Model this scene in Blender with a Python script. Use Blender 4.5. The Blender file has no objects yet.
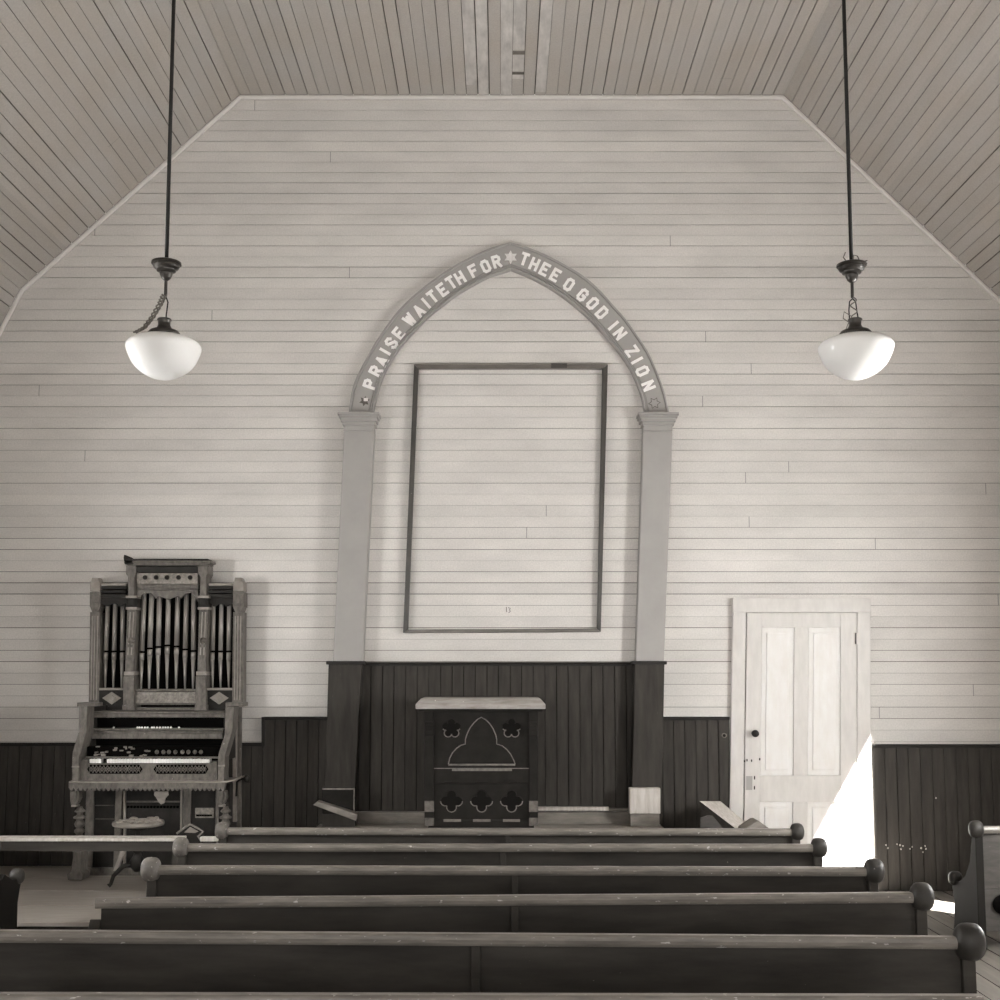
import bpy, bmesh, math, random
from mathutils import Vector, Matrix
random.seed(7)
C = bpy.context.scene.collection
S = bpy.context.scene

# ------------------------------------------------------------------ camera
F, PITCH, PCY, CH = 1173.0, math.atan((672 - 559) / 1173.0), 559.0, 1.597
cam = bpy.data.cameras.new('camera'); co = bpy.data.objects.new('camera', cam); C.objects.link(co)
cam.sensor_width = 36; cam.lens = F / 1000 * 36; cam.shift_y = (PCY - 500) / 1000; cam.clip_start = .05
co.location = (0, 0, CH); co.rotation_euler = (math.pi / 2 + PITCH, 0, 0)
S.camera = co
# ------------------------------------------------------------------ sky, sun, window daylight, exposure
w = bpy.data.worlds.new('world'); S.world = w; w.use_nodes = True
w.node_tree.nodes['Background'].inputs[0].default_value = (.93, .91, .87, 1)
w.node_tree.nodes['Background'].inputs[1].default_value = 1.0
SUN_DIR = Vector((-.94, 1.0, -1.64)).normalized()
sl = bpy.data.lights.new('sun', 'SUN'); so = bpy.data.objects.new('sun', sl); C.objects.link(so)
sl.energy = 210; sl.angle = math.radians(.6); sl.color = (1, .99, .965)
so.rotation_euler = SUN_DIR.to_track_quat('-Z', 'Y').to_euler(); so.location = (8, -3, 9)
XW, YW, YR = 3.9, 8.8, -3.2          # side walls, altar wall, rear wall
# windows: (side, y0, y1, z0, z1, watts)
WINS = [(1, 6.9, 7.57, 1.0, 3.38, 34), (-1, 6.7, 7.4, 1.0, 2.6, 20),
        (1, 5.0, 6.0, 1.0, 2.6, 400), (-1, 5.0, 6.0, 1.0, 2.6, 300),
        (1, 2.0, 3.0, 1.0, 2.6, 50), (-1, 2.0, 3.0, 1.0, 2.6, 40),
        (1, -1.4, -.4, 1.0, 2.6, 30), (-1, -1.4, -.4, 1.0, 2.6, 30)]
REAR = [(-2.6, -1.6, 1.0, 2.7, 190), (1.6, 2.6, 1.0, 2.7, 190)]
SUN_BLOCKED = (2,)                              # window blocked by an added unseen blind; its area lamp sits on the room side
def area(name, loc, sx, sy, direction, power):
    l = bpy.data.lights.new(name, 'AREA'); l.shape = 'RECTANGLE'; l.size = sx; l.size_y = sy
    l.energy = power; l.color = (1, .99, .975)
    o = bpy.data.objects.new(name, l); C.objects.link(o); o.location = loc
    o.rotation_euler = Vector(direction).to_track_quat('-Z', 'Z').to_euler()
for k_, (s, y0, y1, z0, z1, p) in enumerate(WINS):
    area('window_daylight', (s * (XW + (.025 if k_ in SUN_BLOCKED else .16)), (y0 + y1) / 2, (z0 + z1) / 2), y1 - y0, z1 - z0, (-s, 0, 0), p)  # at the blocked window the lamp stands roomward of the added blind
for (x0, x1, z0, z1, p) in REAR:
    area('window_daylight', ((x0 + x1) / 2, YR - .16, (z0 + z1) / 2), x1 - x0, z1 - z0, (0, 1, 0), p)
vs = S.view_settings; vs.view_transform = 'Standard'; vs.look = 'None'; vs.exposure = -0.42; vs.gamma = 1; vs.use_curve_mapping = False

# ------------------------------------------------------------------ pixel -> place
def ray(px, py):
    u = (px - 500) / F; v = -(py - PCY) / F; c, s = math.cos(PITCH), math.sin(PITCH)
    return Vector((u, c - v * s, s + v * c))
def PX(px, py, Y):                    # on the vertical plane y = Y
    d = ray(px, py); t = Y / d.y
    return (d.x * t, CH + d.z * t)
def PZ(px, py, z):                    # on the horizontal plane
    d = ray(px, py); t = (z - CH) / d.z
    return (d.x * t, d.y * t)

# ------------------------------------------------------------------ materials
def sep(a, t=None):
    if t is None: t = .2 if a > .7 else .45 if a > .38 else 1.0
    return (min(1, a * (1 + .11 * t)), a, a * (1 - .12 * t), 1)
def mat(name, a, rough=.6, metal=0.0, var=.12, scale=6.0, stretch=(1, 1, 1), bump=.0, speck=None, coat=0.0, spec=.5, a2=None, tint=None, rnd=True):
    m = bpy.data.materials.new(name); m.use_nodes = True; n = m.node_tree.nodes; L = m.node_tree.links
    b = n['Principled BSDF']; b.inputs['Roughness'].default_value = rough; b.inputs['Metallic'].default_value = metal
    b.inputs['Coat Weight'].default_value = coat; b.inputs['Coat Roughness'].default_value = .08
    b.inputs['Specular IOR Level'].default_value = spec
    tc = n.new('ShaderNodeTexCoord'); mp = n.new('ShaderNodeMapping'); mp.inputs['Scale'].default_value = stretch
    oi = n.new('ShaderNodeObjectInfo'); va = n.new('ShaderNodeVectorMath'); va.operation = 'MULTIPLY_ADD'; L.new(oi.outputs['Random'], va.inputs[0]); va.inputs[1].default_value = (7.3, 11.1, 5.7) if rnd else (0, 0, 0); L.new(tc.outputs['Object'], va.inputs[2])
    L.new(va.outputs[0], mp.inputs['Vector'])
    no = n.new('ShaderNodeTexNoise'); no.inputs['Scale'].default_value = scale; no.inputs['Detail'].default_value = 7
    no.inputs['Roughness'].default_value = .62
    L.new(mp.outputs[0], no.inputs['Vector'])
    r = n.new('ShaderNodeValToRGB'); r.color_ramp.elements[0].position = .3; r.color_ramp.elements[1].position = .7
    lo, hi = a * (1 - var), (a2 if a2 else a * (1 + var))
    r.color_ramp.elements[0].color = sep(lo, tint); r.color_ramp.elements[1].color = sep(hi, tint)
    L.new(no.outputs['Fac'], r.inputs[0]); out = r.outputs[0]
    if speck:
        sa, ss, th, st = speck
        mp2 = n.new('ShaderNodeMapping'); mp2.inputs['Scale'].default_value = st; L.new(va.outputs[0], mp2.inputs['Vector'])
        n2 = n.new('ShaderNodeTexNoise'); n2.inputs['Scale'].default_value = ss; n2.inputs['Detail'].default_value = 4
        L.new(mp2.outputs[0], n2.inputs['Vector'])
        r2 = n.new('ShaderNodeValToRGB'); r2.color_ramp.elements[0].position = th; r2.color_ramp.elements[1].position = th + .035
        r2.color_ramp.elements[0].color = (0, 0, 0, 1); r2.color_ramp.elements[1].color = (1, 1, 1, 1)
        L.new(n2.outputs['Fac'], r2.inputs[0])
        mx = n.new('ShaderNodeMixRGB'); L.new(r2.outputs[0], mx.inputs[0]); L.new(out, mx.inputs[1]); mx.inputs[2].default_value = sep(sa)
        out = mx.outputs[0]
    L.new(out, b.inputs['Base Color'])
    if bump:
        bp = n.new('ShaderNodeBump'); bp.inputs['Strength'].default_value = bump; bp.inputs['Distance'].default_value = .004
        L.new(no.outputs['Fac'], bp.inputs['Height']); L.new(bp.outputs[0], b.inputs['Normal'])
    return m, out
def M_(*a, **k): return mat(*a, **k)[0]

def joint_paint(name, a, pitch, phase, axis_row, axis_len, span, var=.05, lines=False, rough=.55, jdark=.35):
    """painted boards: every row its own faint tone and its own butt joint"""
    m, out = mat(name, a, rough=rough, var=var, scale=1.6, stretch=(1, 1, 3), bump=.05)
    n = m.node_tree.nodes; L = m.node_tree.links; b = n['Principled BSDF']
    def math_(op, x, y=None):
        q = n.new('ShaderNodeMath'); q.operation = op
        for i, v in enumerate((x, y)):
            if v is None: continue
            if isinstance(v, (int, float)): q.inputs[i].default_value = v
            else: L.new(v, q.inputs[i])
        return q.outputs[0]
    tc = n.new('ShaderNodeTexCoord'); sx = n.new('ShaderNodeSeparateXYZ'); L.new(tc.outputs['Object'], sx.inputs[0])
    q = math_('DIVIDE', math_('SUBTRACT', sx.outputs[axis_row], phase), pitch)
    row = math_('FLOOR', q)
    wn = n.new('ShaderNodeTexWhiteNoise'); wn.noise_dimensions = '1D'; L.new(row, wn.inputs['W'])
    off = math_('MULTIPLY', wn.outputs['Value'], span)
    u = math_('FRACT', math_('DIVIDE', math_('ADD', math_('ADD', sx.outputs[axis_len], 50), off), span))
    j = math_('LESS_THAN', u, .006 / span)
    wn2 = n.new('ShaderNodeTexWhiteNoise'); wn2.noise_dimensions = '1D'; L.new(math_('ADD', row, 31.7), wn2.inputs['W'])
    tone = math_('ADD', math_('MULTIPLY', wn2.outputs['Value'], .09), .955)
    dark = math_('SUBTRACT', 1, math_('MULTIPLY', j, jdark))
    if lines:
        fr = math_('FRACT', q); g = math_('LESS_THAN', fr, .07); dark = math_('MULTIPLY', dark, math_('SUBTRACT', 1, math_('MULTIPLY', g, .6)))
    k = math_('MULTIPLY', tone, dark)
    # fine film-like speckle of dirt
    no = n.new('ShaderNodeTexNoise'); no.inputs['Scale'].default_value = 90; no.inputs['Detail'].default_value = 2
    L.new(tc.outputs['Object'], no.inputs['Vector'])
    k = math_('MULTIPLY', k, math_('ADD', math_('MULTIPLY', no.outputs['Fac'], .36), .82))
    mx = n.new('ShaderNodeVectorMath'); mx.operation = 'SCALE'; L.new(out, mx.inputs[0]); L.new(k, mx.inputs['Scale'])
    L.new(mx.outputs[0], b.inputs['Base Color'])
    return m

P = .0843                                    # wall board pitch
ZPH = PX(500, 650.6, YW)[1] % P
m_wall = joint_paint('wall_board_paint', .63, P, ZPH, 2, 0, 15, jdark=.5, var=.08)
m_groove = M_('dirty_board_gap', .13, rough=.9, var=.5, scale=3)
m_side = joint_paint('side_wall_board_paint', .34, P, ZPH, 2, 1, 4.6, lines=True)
m_ceil = joint_paint('ceiling_board_paint', .40, .088, 0, 0, 1, 50.0, var=.05)
m_peel = M_('old_pale_ceiling_paint', .50, var=.22, scale=14, stretch=(1, .3, 1))
m_hole = M_('blackened_wood', .008, spec=.1, rough=.9)
m_trim = M_('grey_trim_paint', .345, tint=.45, rough=.5, var=.05, scale=5)
m_bead = M_('pale_bead_paint', .74, tint=.4, rough=.5, var=.05)
m_letter = M_('white_letter_paint', .94, rough=.6, var=.04, scale=40)
m_star = M_('weathered_star_paint', .74, var=.15, scale=50)
m_stard = M_('bare_dark_star_wood', .09, var=.5, scale=60)
m_dark = M_('dark_wainscot_paint', .044, rough=.65, spec=.15, var=.28, scale=3.5, stretch=(6, 6, .8), bump=.15, speck=(.12, 30, .73, (6, 6, .7)))
m_darkcap = M_('dark_moulding_paint', .020, spec=.3, rough=.6, var=.2)
m_door = M_('white_door_paint', .74, rough=.45, var=.06, scale=5, stretch=(3, 3, 1), bump=.06, speck=(.3, 22, .79, (1, 1, .6)))
m_casing = M_('cream_casing_paint', .60, rough=.45, var=.08, scale=6, stretch=(3, 3, .8), speck=(.3, 22, .79, (1, 1, .6)))
m_floor = M_('worn_floor_boards', .12, rough=.5, var=.22, scale=5, stretch=(5, .5, 1), bump=.1)
m_plat = M_('worn_platform_boards', .27, rough=.55, var=.15, scale=7, stretch=(.5, 5, 1), bump=.08)
m_pew = M_('dark_stained_pew_wood', .044, spec=.15, rough=.7, var=.35, scale=3, stretch=(.7, 3, 4), bump=.12, speck=(.3, 60, .765, (.8, 1, 1.4)))
m_rail = M_('worn_pew_rail_wood', .18, rough=.36, var=.35, scale=9, stretch=(.6, 4, 4), bump=.15, speck=(.55, 55, .665, (.6, 1.5, 1.5)))
m_knob_lit = M_('lit_worn_knob_wood', .12, rough=.6, var=.35, scale=30, speck=(.45, 60, .66, (1, 1, 1)))  # left knobs only: the light falling on them put into the colour
m_knob = M_('worn_knob_wood', .032, spec=.3, rough=.5, var=.3, scale=16, speck=(.4, 30, .74, (1, 1, 1)))
m_pale = M_('bare_pale_wood', .50, rough=.7, var=.25, scale=7, stretch=(7, 3, .7), bump=.15)
m_mid = M_('weathered_brown_wood', .20, rough=.6, var=.3, scale=8, stretch=(.8, 3, 3), bump=.15)
m_org = M_('dusty_organ_wood', .122, spec=.3, rough=.5, var=.4, scale=18, stretch=(2, 2, 1), bump=.1, speck=(.4, 55, .72, (1, 1, 1)))
m_orgl = M_('pale_organ_moulding', .24, rough=.5, var=.25, scale=14)
m_orgd = M_('dark_organ_wood', .022, spec=.2, rough=.6, var=.35, scale=12, speck=(.2, 40, .74, (1, 1, 1)))
m_burl = M_('carved_organ_panel', .22, rough=.55, var=.45, scale=45)
m_foot = M_('worn_foot_wood', .12, var=.5, scale=25)
m_black = M_('black_cavity', .003, spec=.05, rough=.9)
m_pipe = M_('dull_pipe_metal', .34, rough=.4, metal=.35, var=.15, scale=8, stretch=(1, 1, .3))
m_ivory = M_('ivory', .93, rough=.35, var=.04)
m_iron = M_('dark_iron', .012, spec=.25, rough=.5, metal=0.0, var=.3, scale=20)
m_brass = M_('tarnished_brass', .045, rough=.35, metal=.45, var=.35, scale=20)
m_wire = M_('cloth_covered_wire', .14, rough=.6, var=.4, scale=60)
m_frame = M_('dark_frame_wood', .055, rough=.4, var=.3, scale=10, stretch=(1, 1, .4), speck=(.25, 40, .72, (1, 1, 1)))
m_frame_lit = M_('lit_frame_wood', .13, rough=.35, var=.3, scale=10, stretch=(.4, 1, 1))  # lighter copy of the frame wood, light on the profile put into colour
m_pulpit = M_('black_pulpit_paint', .017, spec=.12, rough=.7, var=.25, scale=10, bump=.1, speck=(.3, 34, .765, (1, 1, 1)))
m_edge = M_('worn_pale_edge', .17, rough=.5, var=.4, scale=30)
m_cloth = M_('grey_cloth', .22, rough=.9, var=.25, scale=30)
# opal glass
m_opal = bpy.data.materials.new('opal_glass'); m_opal.use_nodes = True
_n = m_opal.node_tree.nodes; _l = m_opal.node_tree.links; _b = _n['Principled BSDF']
_b.inputs['Base Color'].default_value = (.97, .96, .94, 1); _b.inputs['Roughness'].default_value = .55; _b.inputs['Specular IOR Level'].default_value = .2; _b.inputs['Coat Weight'].default_value = .3
_t = _n.new('ShaderNodeBsdfTranslucent'); _t.inputs[0].default_value = (.95, .94, .91, 1)
_m = _n.new('ShaderNodeMixShader'); _m.inputs[0].default_value = .12
_l.new(_b.outputs[0], _m.inputs[1]); _l.new(_t.outputs[0], _m.inputs[2]); _l.new(_m.outputs[0], _n['Material Output'].inputs[0])
m_sunblock = M_('sun_blocker_cloth', .75, rough=.9, var=.03)
# window glass
m_glass = bpy.data.materials.new('window_glass'); m_glass.use_nodes = True
_n = m_glass.node_tree.nodes; _l = m_glass.node_tree.links; _n.remove(_n['Principled BSDF'])
_t = _n.new('ShaderNodeBsdfTransparent'); _g = _n.new('ShaderNodeBsdfGlossy'); _g.inputs['Roughness'].default_value = .02
_m = _n.new('ShaderNodeMixShader'); _m.inputs[0].default_value = .06
_l.new(_t.outputs[0], _m.inputs[1]); _l.new(_g.outputs[0], _m.inputs[2]); _l.new(_m.outputs[0], _n['Material Output'].inputs[0])

# ------------------------------------------------------------------ mesh helpers
class MB:
    def __init__(s): s.v = []; s.f = []; s.mi = []; s.sm = []
    def add(s, vs, fs, mi=0, smooth=False):
        o = len(s.v); s.v += [tuple(p) for p in vs]
        for f in fs: s.f.append(tuple(i + o for i in f)); s.mi.append(mi); s.sm.append(smooth)
        return s
    def box(s, x0, x1, y0, y1, z0, z1, mi=0):
        v = [(x, y, z) for x in (x0, x1) for y in (y0, y1) for z in (z0, z1)]
        return s.add(v, [(0, 1, 3, 2), (4, 6, 7, 5), (0, 4, 5, 1), (2, 3, 7, 6), (0, 2, 6, 4), (1, 5, 7, 3)], mi)
    def prism(s, pts, y0, y1, mi=0):            # outline (x,z) pushed from y0 (front) to y1
        k = len(pts); v = [(x, y0, z) for x, z in pts] + [(x, y1, z) for x, z in pts]
        return s.add(v, [tuple(range(k)), tuple(range(2 * k - 1, k - 1, -1))] + [(i, k + i, k + (i + 1) % k, (i + 1) % k) for i in range(k)], mi)
    def pp(s, pts, y0, y1, mi=0):               # the same outline read on the photograph at depth y0
        return s.prism([PX(a, b, y0) for a, b in pts], y0, y1, mi)
    def pbox(s, x0, x1, t, b, y0, y1, mi=0): return s.pp([(x0, b), (x1, b), (x1, t), (x0, t)], y0, y1, mi)
    def prismx(s, pts, x0, x1, mi=0):           # outline (y,z) pushed along x
        k = len(pts); v = [(x0, y, z) for y, z in pts] + [(x1, y, z) for y, z in pts]
        return s.add(v, [tuple(range(k)), tuple(range(2 * k - 1, k - 1, -1))] + [(i, k + i, k + (i + 1) % k, (i + 1) % k) for i in range(k)], mi)
    def lathe(s, prof, c, axis='z', n=24, mi=0, smooth=True):   # prof: (r, h)
        v = []; f = []
        for r, h in prof:
            for i in range(n):
                a = 2 * math.pi * i / n; p, q = r * math.cos(a), r * math.sin(a)
                v.append((c[0] + p, c[1] + q, c[2] + h) if axis == 'z' else (c[0] + h, c[1] + p, c[2] + q) if axis == 'x' else (c[0] + p, c[1] + h, c[2] + q))
        m = len(prof)
        for j in range(m - 1):
            for i in range(n): f.append((j * n + i, j * n + (i + 1) % n, (j + 1) * n + (i + 1) % n, (j + 1) * n + i))
        f.append(tuple(range(n - 1, -1, -1))); f.append(tuple((m - 1) * n + i for i in range(n)))
        return s.add(v, f, mi, smooth)
    def ell(s, c, rx, ry, rz, n=20, m=12, mi=0, p=1.0):
        v = []; f = []
        for j in range(m + 1):
            t = math.pi * j / m; sr = max(math.sin(t), .001) ** p; ch = math.copysign(abs(math.cos(t)) ** p, math.cos(t))
            for i in range(n):
                a = 2 * math.pi * i / n; v.append((c[0] + rx * ch, c[1] + ry * sr * math.cos(a), c[2] + rz * sr * math.sin(a)))
        for j in range(m):
            for i in range(n): f.append((j * n + i, j * n + (i + 1) % n, (j + 1) * n + (i + 1) % n, (j + 1) * n + i))
        return s.add(v, f, mi, True)
    def tube(s, pts, r, n=8, mi=0):
        pts = [Vector(p) for p in pts]; v = []; f = []; ref = Vector((0.13, 1, 0.21))
        for i, p in enumerate(pts):
            d = (pts[min(i + 1, len(pts) - 1)] - pts[max(i - 1, 0)]).normalized()
            a = d.cross(ref).normalized(); b = d.cross(a)
            rr = r[i] if isinstance(r, (list, tuple)) else r
            for k in range(n):
                t = 2 * math.pi * k / n; v.append(p + a * rr * math.cos(t) + b * rr * math.sin(t))
        for i in range(len(pts) - 1):
            for k in range(n): f.append((i * n + k, i * n + (k + 1) % n, (i + 1) * n + (k + 1) % n, (i + 1) * n + k))
        f.append(tuple(range(n))); f.append(tuple((len(pts) - 1) * n + k for k in range(n - 1, -1, -1)))
        return s.add(v, f, mi, True)
    def build(s, name, m, parent=None, bevel=0, seg=2, label=None):
        me = bpy.data.meshes.new(name); me.from_pydata(s.v, [], s.f)
        ms = m if isinstance(m, (list, tuple)) else [m]
        for q in ms: me.materials.append(q)
        me.polygons.foreach_set('material_index', s.mi); me.polygons.foreach_set('use_smooth', s.sm)
        bm = bmesh.new(); bm.from_mesh(me); bmesh.ops.recalc_face_normals(bm, faces=bm.faces); bm.to_mesh(me); bm.free()
        o = bpy.data.objects.new(name, me); C.objects.link(o)
        if parent: 
            o.parent = parent; g = Vector((0, 0, 0)); q = parent
            while q: g += q.location; q = q.parent
            o.location = -g
        if bevel:
            b = o.modifiers.new('bevel', 'BEVEL'); b.width = bevel; b.segments = seg; b.limit_method = 'ANGLE'; b.angle_limit = math.radians(40)
        if label: o['label'] = label
        return o
def thing(name, loc, label, cat, group=None):
    o = bpy.data.objects.new(name, None); C.objects.link(o); o.location = loc; o.empty_display_size = .1
    return tag(o, label, cat, group)
def tag(o, label, cat, group=None):
    o['label'] = label; o['category'] = cat
    if group: o['group'] = group
    return o
def struct(o, label=None):
    o['kind'] = 'structure'
    if label: o['label'] = label
    return o

# ------------------------------------------------------------------ room shell
# profile of the room (x, z), read off the altar wall
prof_px = [(-20, 346), (21, 290), (240, 95.5), (783, 97), (1020, 306)]
prof = [PX(a, b, YW) for a, b in prof_px]
prof[0] = (-XW, prof[0][1]); prof[-1] = (XW, prof[-1][1])
ZC = (prof[2][1] + prof[3][1]) / 2
prof[2] = (prof[2][0], ZC); prof[3] = (prof[3][0], ZC)
def xspan(z):
    def hit(a, b): t = (z - a[1]) / (b[1] - a[1]); return a[0] + t * (b[0] - a[0])
    if z <= prof[0][1]: l = -XW
    elif z <= prof[1][1]: l = hit(prof[0], prof[1])
    else: l = hit(prof[1], prof[2])
    r = XW if z <= prof[4][1] else hit(prof[4], prof[3])
    return l, r
# altar wall: real boards with open joints of uneven width
mb = MB(); z = ZPH - P; rows = []
while z < ZC:
    z1 = min(z + P, ZC - .0005); z0 = max(z, 0)
    if z1 - z0 > .002: rows.append((z0, z1))
    z += P
for (z0, z1) in rows:
    g = random.choice([.002, .003, .003, .004, .005, .006]); d = .012
    zz = [z0, z0 + g, z0 + g, z1]
    ys = [YW + d, YW + d, YW, YW]
    pts = []
    for zq, yq in zip(zz, ys):
        l, r = xspan(min(zq, ZC - .0005)); pts.append((l, yq, zq)); pts.append((r, yq, zq))
    l, r = xspan(z0); pts = [(l, YW, z0), (r, YW, z0)] + pts
    mb.add(pts, [(0, 1, 3, 2), (4, 5, 7, 6), (6, 7, 9, 8)]); mb.add([pts[i] for i in (2, 3, 5, 4)], [(0, 1, 2, 3)], 1)
struct(mb.build('wall_back', [m_wall, m_groove]), 'cream painted altar wall of narrow horizontal boards')
# ceiling: three slopes of lengthwise boards
def unproj_ceiling(px, py): return PZ(px, py, ZC)
def ceiling_part(name, a, b, specials=(), lab=''):
    mb = MB(); a = Vector(a); b = Vector(b); L = (b - a).length; n = max(1, round(L / .088)); e = (b - a) / n
    nrm = Vector((-(b - a).y, (b - a).x)).normalized()      # pointing out of the room (up)
    if nrm.y < 0: nrm = -nrm
    for i in range(n):
        p0 = a + e * i; g = random.choice([.003, .004, .005, .008]); pg = p0 + e.normalized() * g; p1 = p0 + e; dn = nrm * .018
        cuts = [YR, YW]; mats = {}
        for (xa, xb, ya, yb, mi) in specials:
            if xa <= (p0.x + p1.x) / 2 < xb: cuts += [ya, yb]; mats[(ya, yb)] = mi
        cuts = sorted(set(cuts))
        for c0, c1 in zip(cuts, cuts[1:]):
            mi = 0
            for (ya, yb), q in mats.items():
                if ya <= (c0 + c1) / 2 <= yb: mi = q
            mb.add([(pg.x, c0, pg.y), (p1.x, c0, p1.y), (p1.x, c1, p1.y), (pg.x, c1, pg.y)], [(0, 1, 2, 3)], mi)
        q0 = p0 + dn; q1 = pg + dn
        for u, v in ((p0, q0), (q0, q1), (q1, pg)):
            mb.add([(u.x, YR, u.y), (v.x, YR, v.y), (v.x, YW, v.y), (u.x, YW, u.y)], [(0, 1, 2, 3)], 3 if u is q0 else 0)
    return struct(mb.build(name, [m_ceil, m_peel, m_hole, m_groove]), lab)
def strip(xa, xb, y_near, y_far, mi=1):
    A = unproj_ceiling((xa + xb) / 2, y_far); B = unproj_ceiling((xa + xb) / 2, max(y_near, 0))
    return (A[0] - .044, A[0] + .044, (B[1] if y_near >= 0 else YR), A[1], mi)
spec = [strip(464, 476, -1, 85), strip(478, 489, -1, 96), strip(501, 511, -1, 95), strip(513, 523.5, -1, 50), strip(513, 523.5, 51, 54.5, 3),
        strip(513, 523.5, 55, 71), strip(513, 523.5, 72, 74.5, 3), strip(513, 523.5, 75, 79), strip(535, 546, -1, 92)]
# keep every special strip on one board only: centre test uses a half-board window
ceiling_part('ceiling', prof[2], prof[3], spec, 'flat middle of the ceiling, grey boards with pale peeling strips')
ceiling_part('ceiling_left_slope', prof[1], prof[2], lab='left sloping part of the boarded ceiling')
ceiling_part('ceiling_left_eave', prof[0], prof[1], lab='steep lowest strip of the left ceiling slope')
ceiling_part('ceiling_right_slope', prof[4], prof[3], lab='right sloping part of the boarded ceiling')
# bead along the top of the altar wall
mb = MB()
for a, b in zip(prof, prof[1:]):
    a = Vector(a); b = Vector(b); d = (b - a).normalized(); n_ = Vector((d.y, -d.x)) * 1
    if n_.y > 0: n_ = -n_
    q = [a + n_ * .002, b + n_ * .002, b + n_ * .030, a + n_ * .030]
    mb.prism([(p.x, p.y) for p in q], YW - .028, YW)
struct(mb.build('trim_1', m_bead, bevel=.008), 'pale quarter-round bead where altar wall meets ceiling')
# floor: boards running towards the altar
mb = MB(); x = -XW; i = 0
while x < XW - .01:
    g = .005; mb.add([(x + g, YR, 0), (x + .139, YR, 0), (x + .139, YW, 0), (x + g, YW, 0)], [(0, 1, 2, 3)])
    mb.add([(x - .001, YR, -.008), (x + g, YR, -.008), (x + g, YW, -.008), (x - .001, YW, -.008)], [(0, 1, 2, 3)], 1)
    mb.add([(x + g, YR, 0), (x + g, YW, 0), (x + g, YW, -.008), (x + g, YR, -.008)], [(0, 1, 2, 3)], 1)
    mb.add([(x - .001, YR, 0), (x - .001, YW, 0), (x - .001, YW, -.008), (x - .001, YR, -.008)], [(0, 1, 2, 3)], 1)
    x += .14
mb.box(-XW, XW, YR, YW, -.06, -.01, 1)
struct(mb.build('floor', [m_floor, m_hole]), 'worn wooden floor of lengthwise boards')
# side walls and rear wall with window openings
def wall_cells(mb, cuts_a, z0, z1, holes, mk):
    xs = sorted(set([cuts_a[0], cuts_a[1]] + [h[0] for h in holes] + [h[1] for h in holes]))
    zs = sorted(set([z0, z1] + [h[2] for h in holes] + [h[3] for h in holes]))
    for a0, a1 in zip(xs, xs[1:]):
        for b0, b1 in zip(zs, zs[1:]):
            ca, cb = (a0 + a1) / 2, (b0 + b1) / 2
            if any(h[0] < ca < h[1] and h[2] < cb < h[3] for h in holes): continue
            mk(mb, a0, a1, b0, b1)
WAIN = PX(900, 745, YW)[1]
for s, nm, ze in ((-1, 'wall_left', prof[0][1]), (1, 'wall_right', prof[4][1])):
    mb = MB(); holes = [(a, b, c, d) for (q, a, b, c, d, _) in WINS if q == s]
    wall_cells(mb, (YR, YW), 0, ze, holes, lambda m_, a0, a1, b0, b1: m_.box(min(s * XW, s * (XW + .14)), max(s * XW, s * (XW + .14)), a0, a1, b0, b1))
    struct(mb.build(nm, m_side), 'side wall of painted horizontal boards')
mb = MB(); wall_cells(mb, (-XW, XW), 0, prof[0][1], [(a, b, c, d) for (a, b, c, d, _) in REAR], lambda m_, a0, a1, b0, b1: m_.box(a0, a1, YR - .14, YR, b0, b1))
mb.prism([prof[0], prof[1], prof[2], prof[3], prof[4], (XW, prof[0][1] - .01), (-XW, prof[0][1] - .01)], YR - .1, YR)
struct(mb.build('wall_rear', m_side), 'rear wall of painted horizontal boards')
# windows
k = 1
def make_window(k, side, a0, a1, z0, z1):
    """side: 'x+' 'x-' 'y-'; frame bars in the opening and one glass sheet"""
    fr = MB(); gl = MB(); cs = MB()
    def bx(m_, u0, u1, v0, v1, d0, d1):
        if side == 'y-': m_.box(u0, u1, YR - d1, YR - d0, v0, v1)
        else:
            sg = 1 if side == 'x+' else -1
            m_.box(min(sg * (XW + d0), sg * (XW + d1)), max(sg * (XW + d0), sg * (XW + d1)), u0, u1, v0, v1)
    t = .035
    bx(fr, a0, a0 + t, z0, z1, .04, .08); bx(fr, a1 - t, a1, z0, z1, .04, .08)
    bx(fr, a0 + t, a1 - t, z0, z0 + t, .04, .08); bx(fr, a0 + t, a1 - t, z1 - t, z1, .04, .08)
    zm = (z0 + z1) / 2; bx(fr, a0 + t, a1 - t, zm - .015, zm + .015, .045, .075)
    bx(gl, a0 + t, a1 - t, z0 + t, z1 - t, .058, .062)
    c = .11
    bx(cs, a0 - c, a0, z0, z1 + c, -.025, 0); bx(cs, a1, a1 + c, z0, z1 + c, -.025, 0); bx(cs, a0, a1, z1, z1 + c, -.025, 0)
    bx(cs, a0 - c - .02, a1 + c + .02, z0 - .04, z0, -.05, 0)
    o = struct(fr.build('window_%d' % k, m_casing), 'tall window with a pale wooden frame')
    gl.build('pane', m_glass, o); cs.build('window_casing', m_casing, o); return o
for (s, a, b, c, d, _) in WINS:
    o = make_window(k, 'x+' if s > 0 else 'x-', a, b, c, d)
    if k - 1 in SUN_BLOCKED:
        mb = MB(); mb.box(s * (XW + .030) if s > 0 else s * (XW + .034), s * (XW + .034) if s > 0 else s * (XW + .030), a + .002, b - .002, c + .01, d - .05); mb.tube([(s * (XW + .03), a + .002, d - .03), (s * (XW + .03), b - .002, d - .03)], .018, 10); mb.build('sun_blocker_blind', m_sunblock, o)  # added blind, out of view, put in to stop the sun
    k += 1
for (a, b, c, d, _) in REAR: make_window(k, 'y-', a, b, c, d); k += 1
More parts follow.
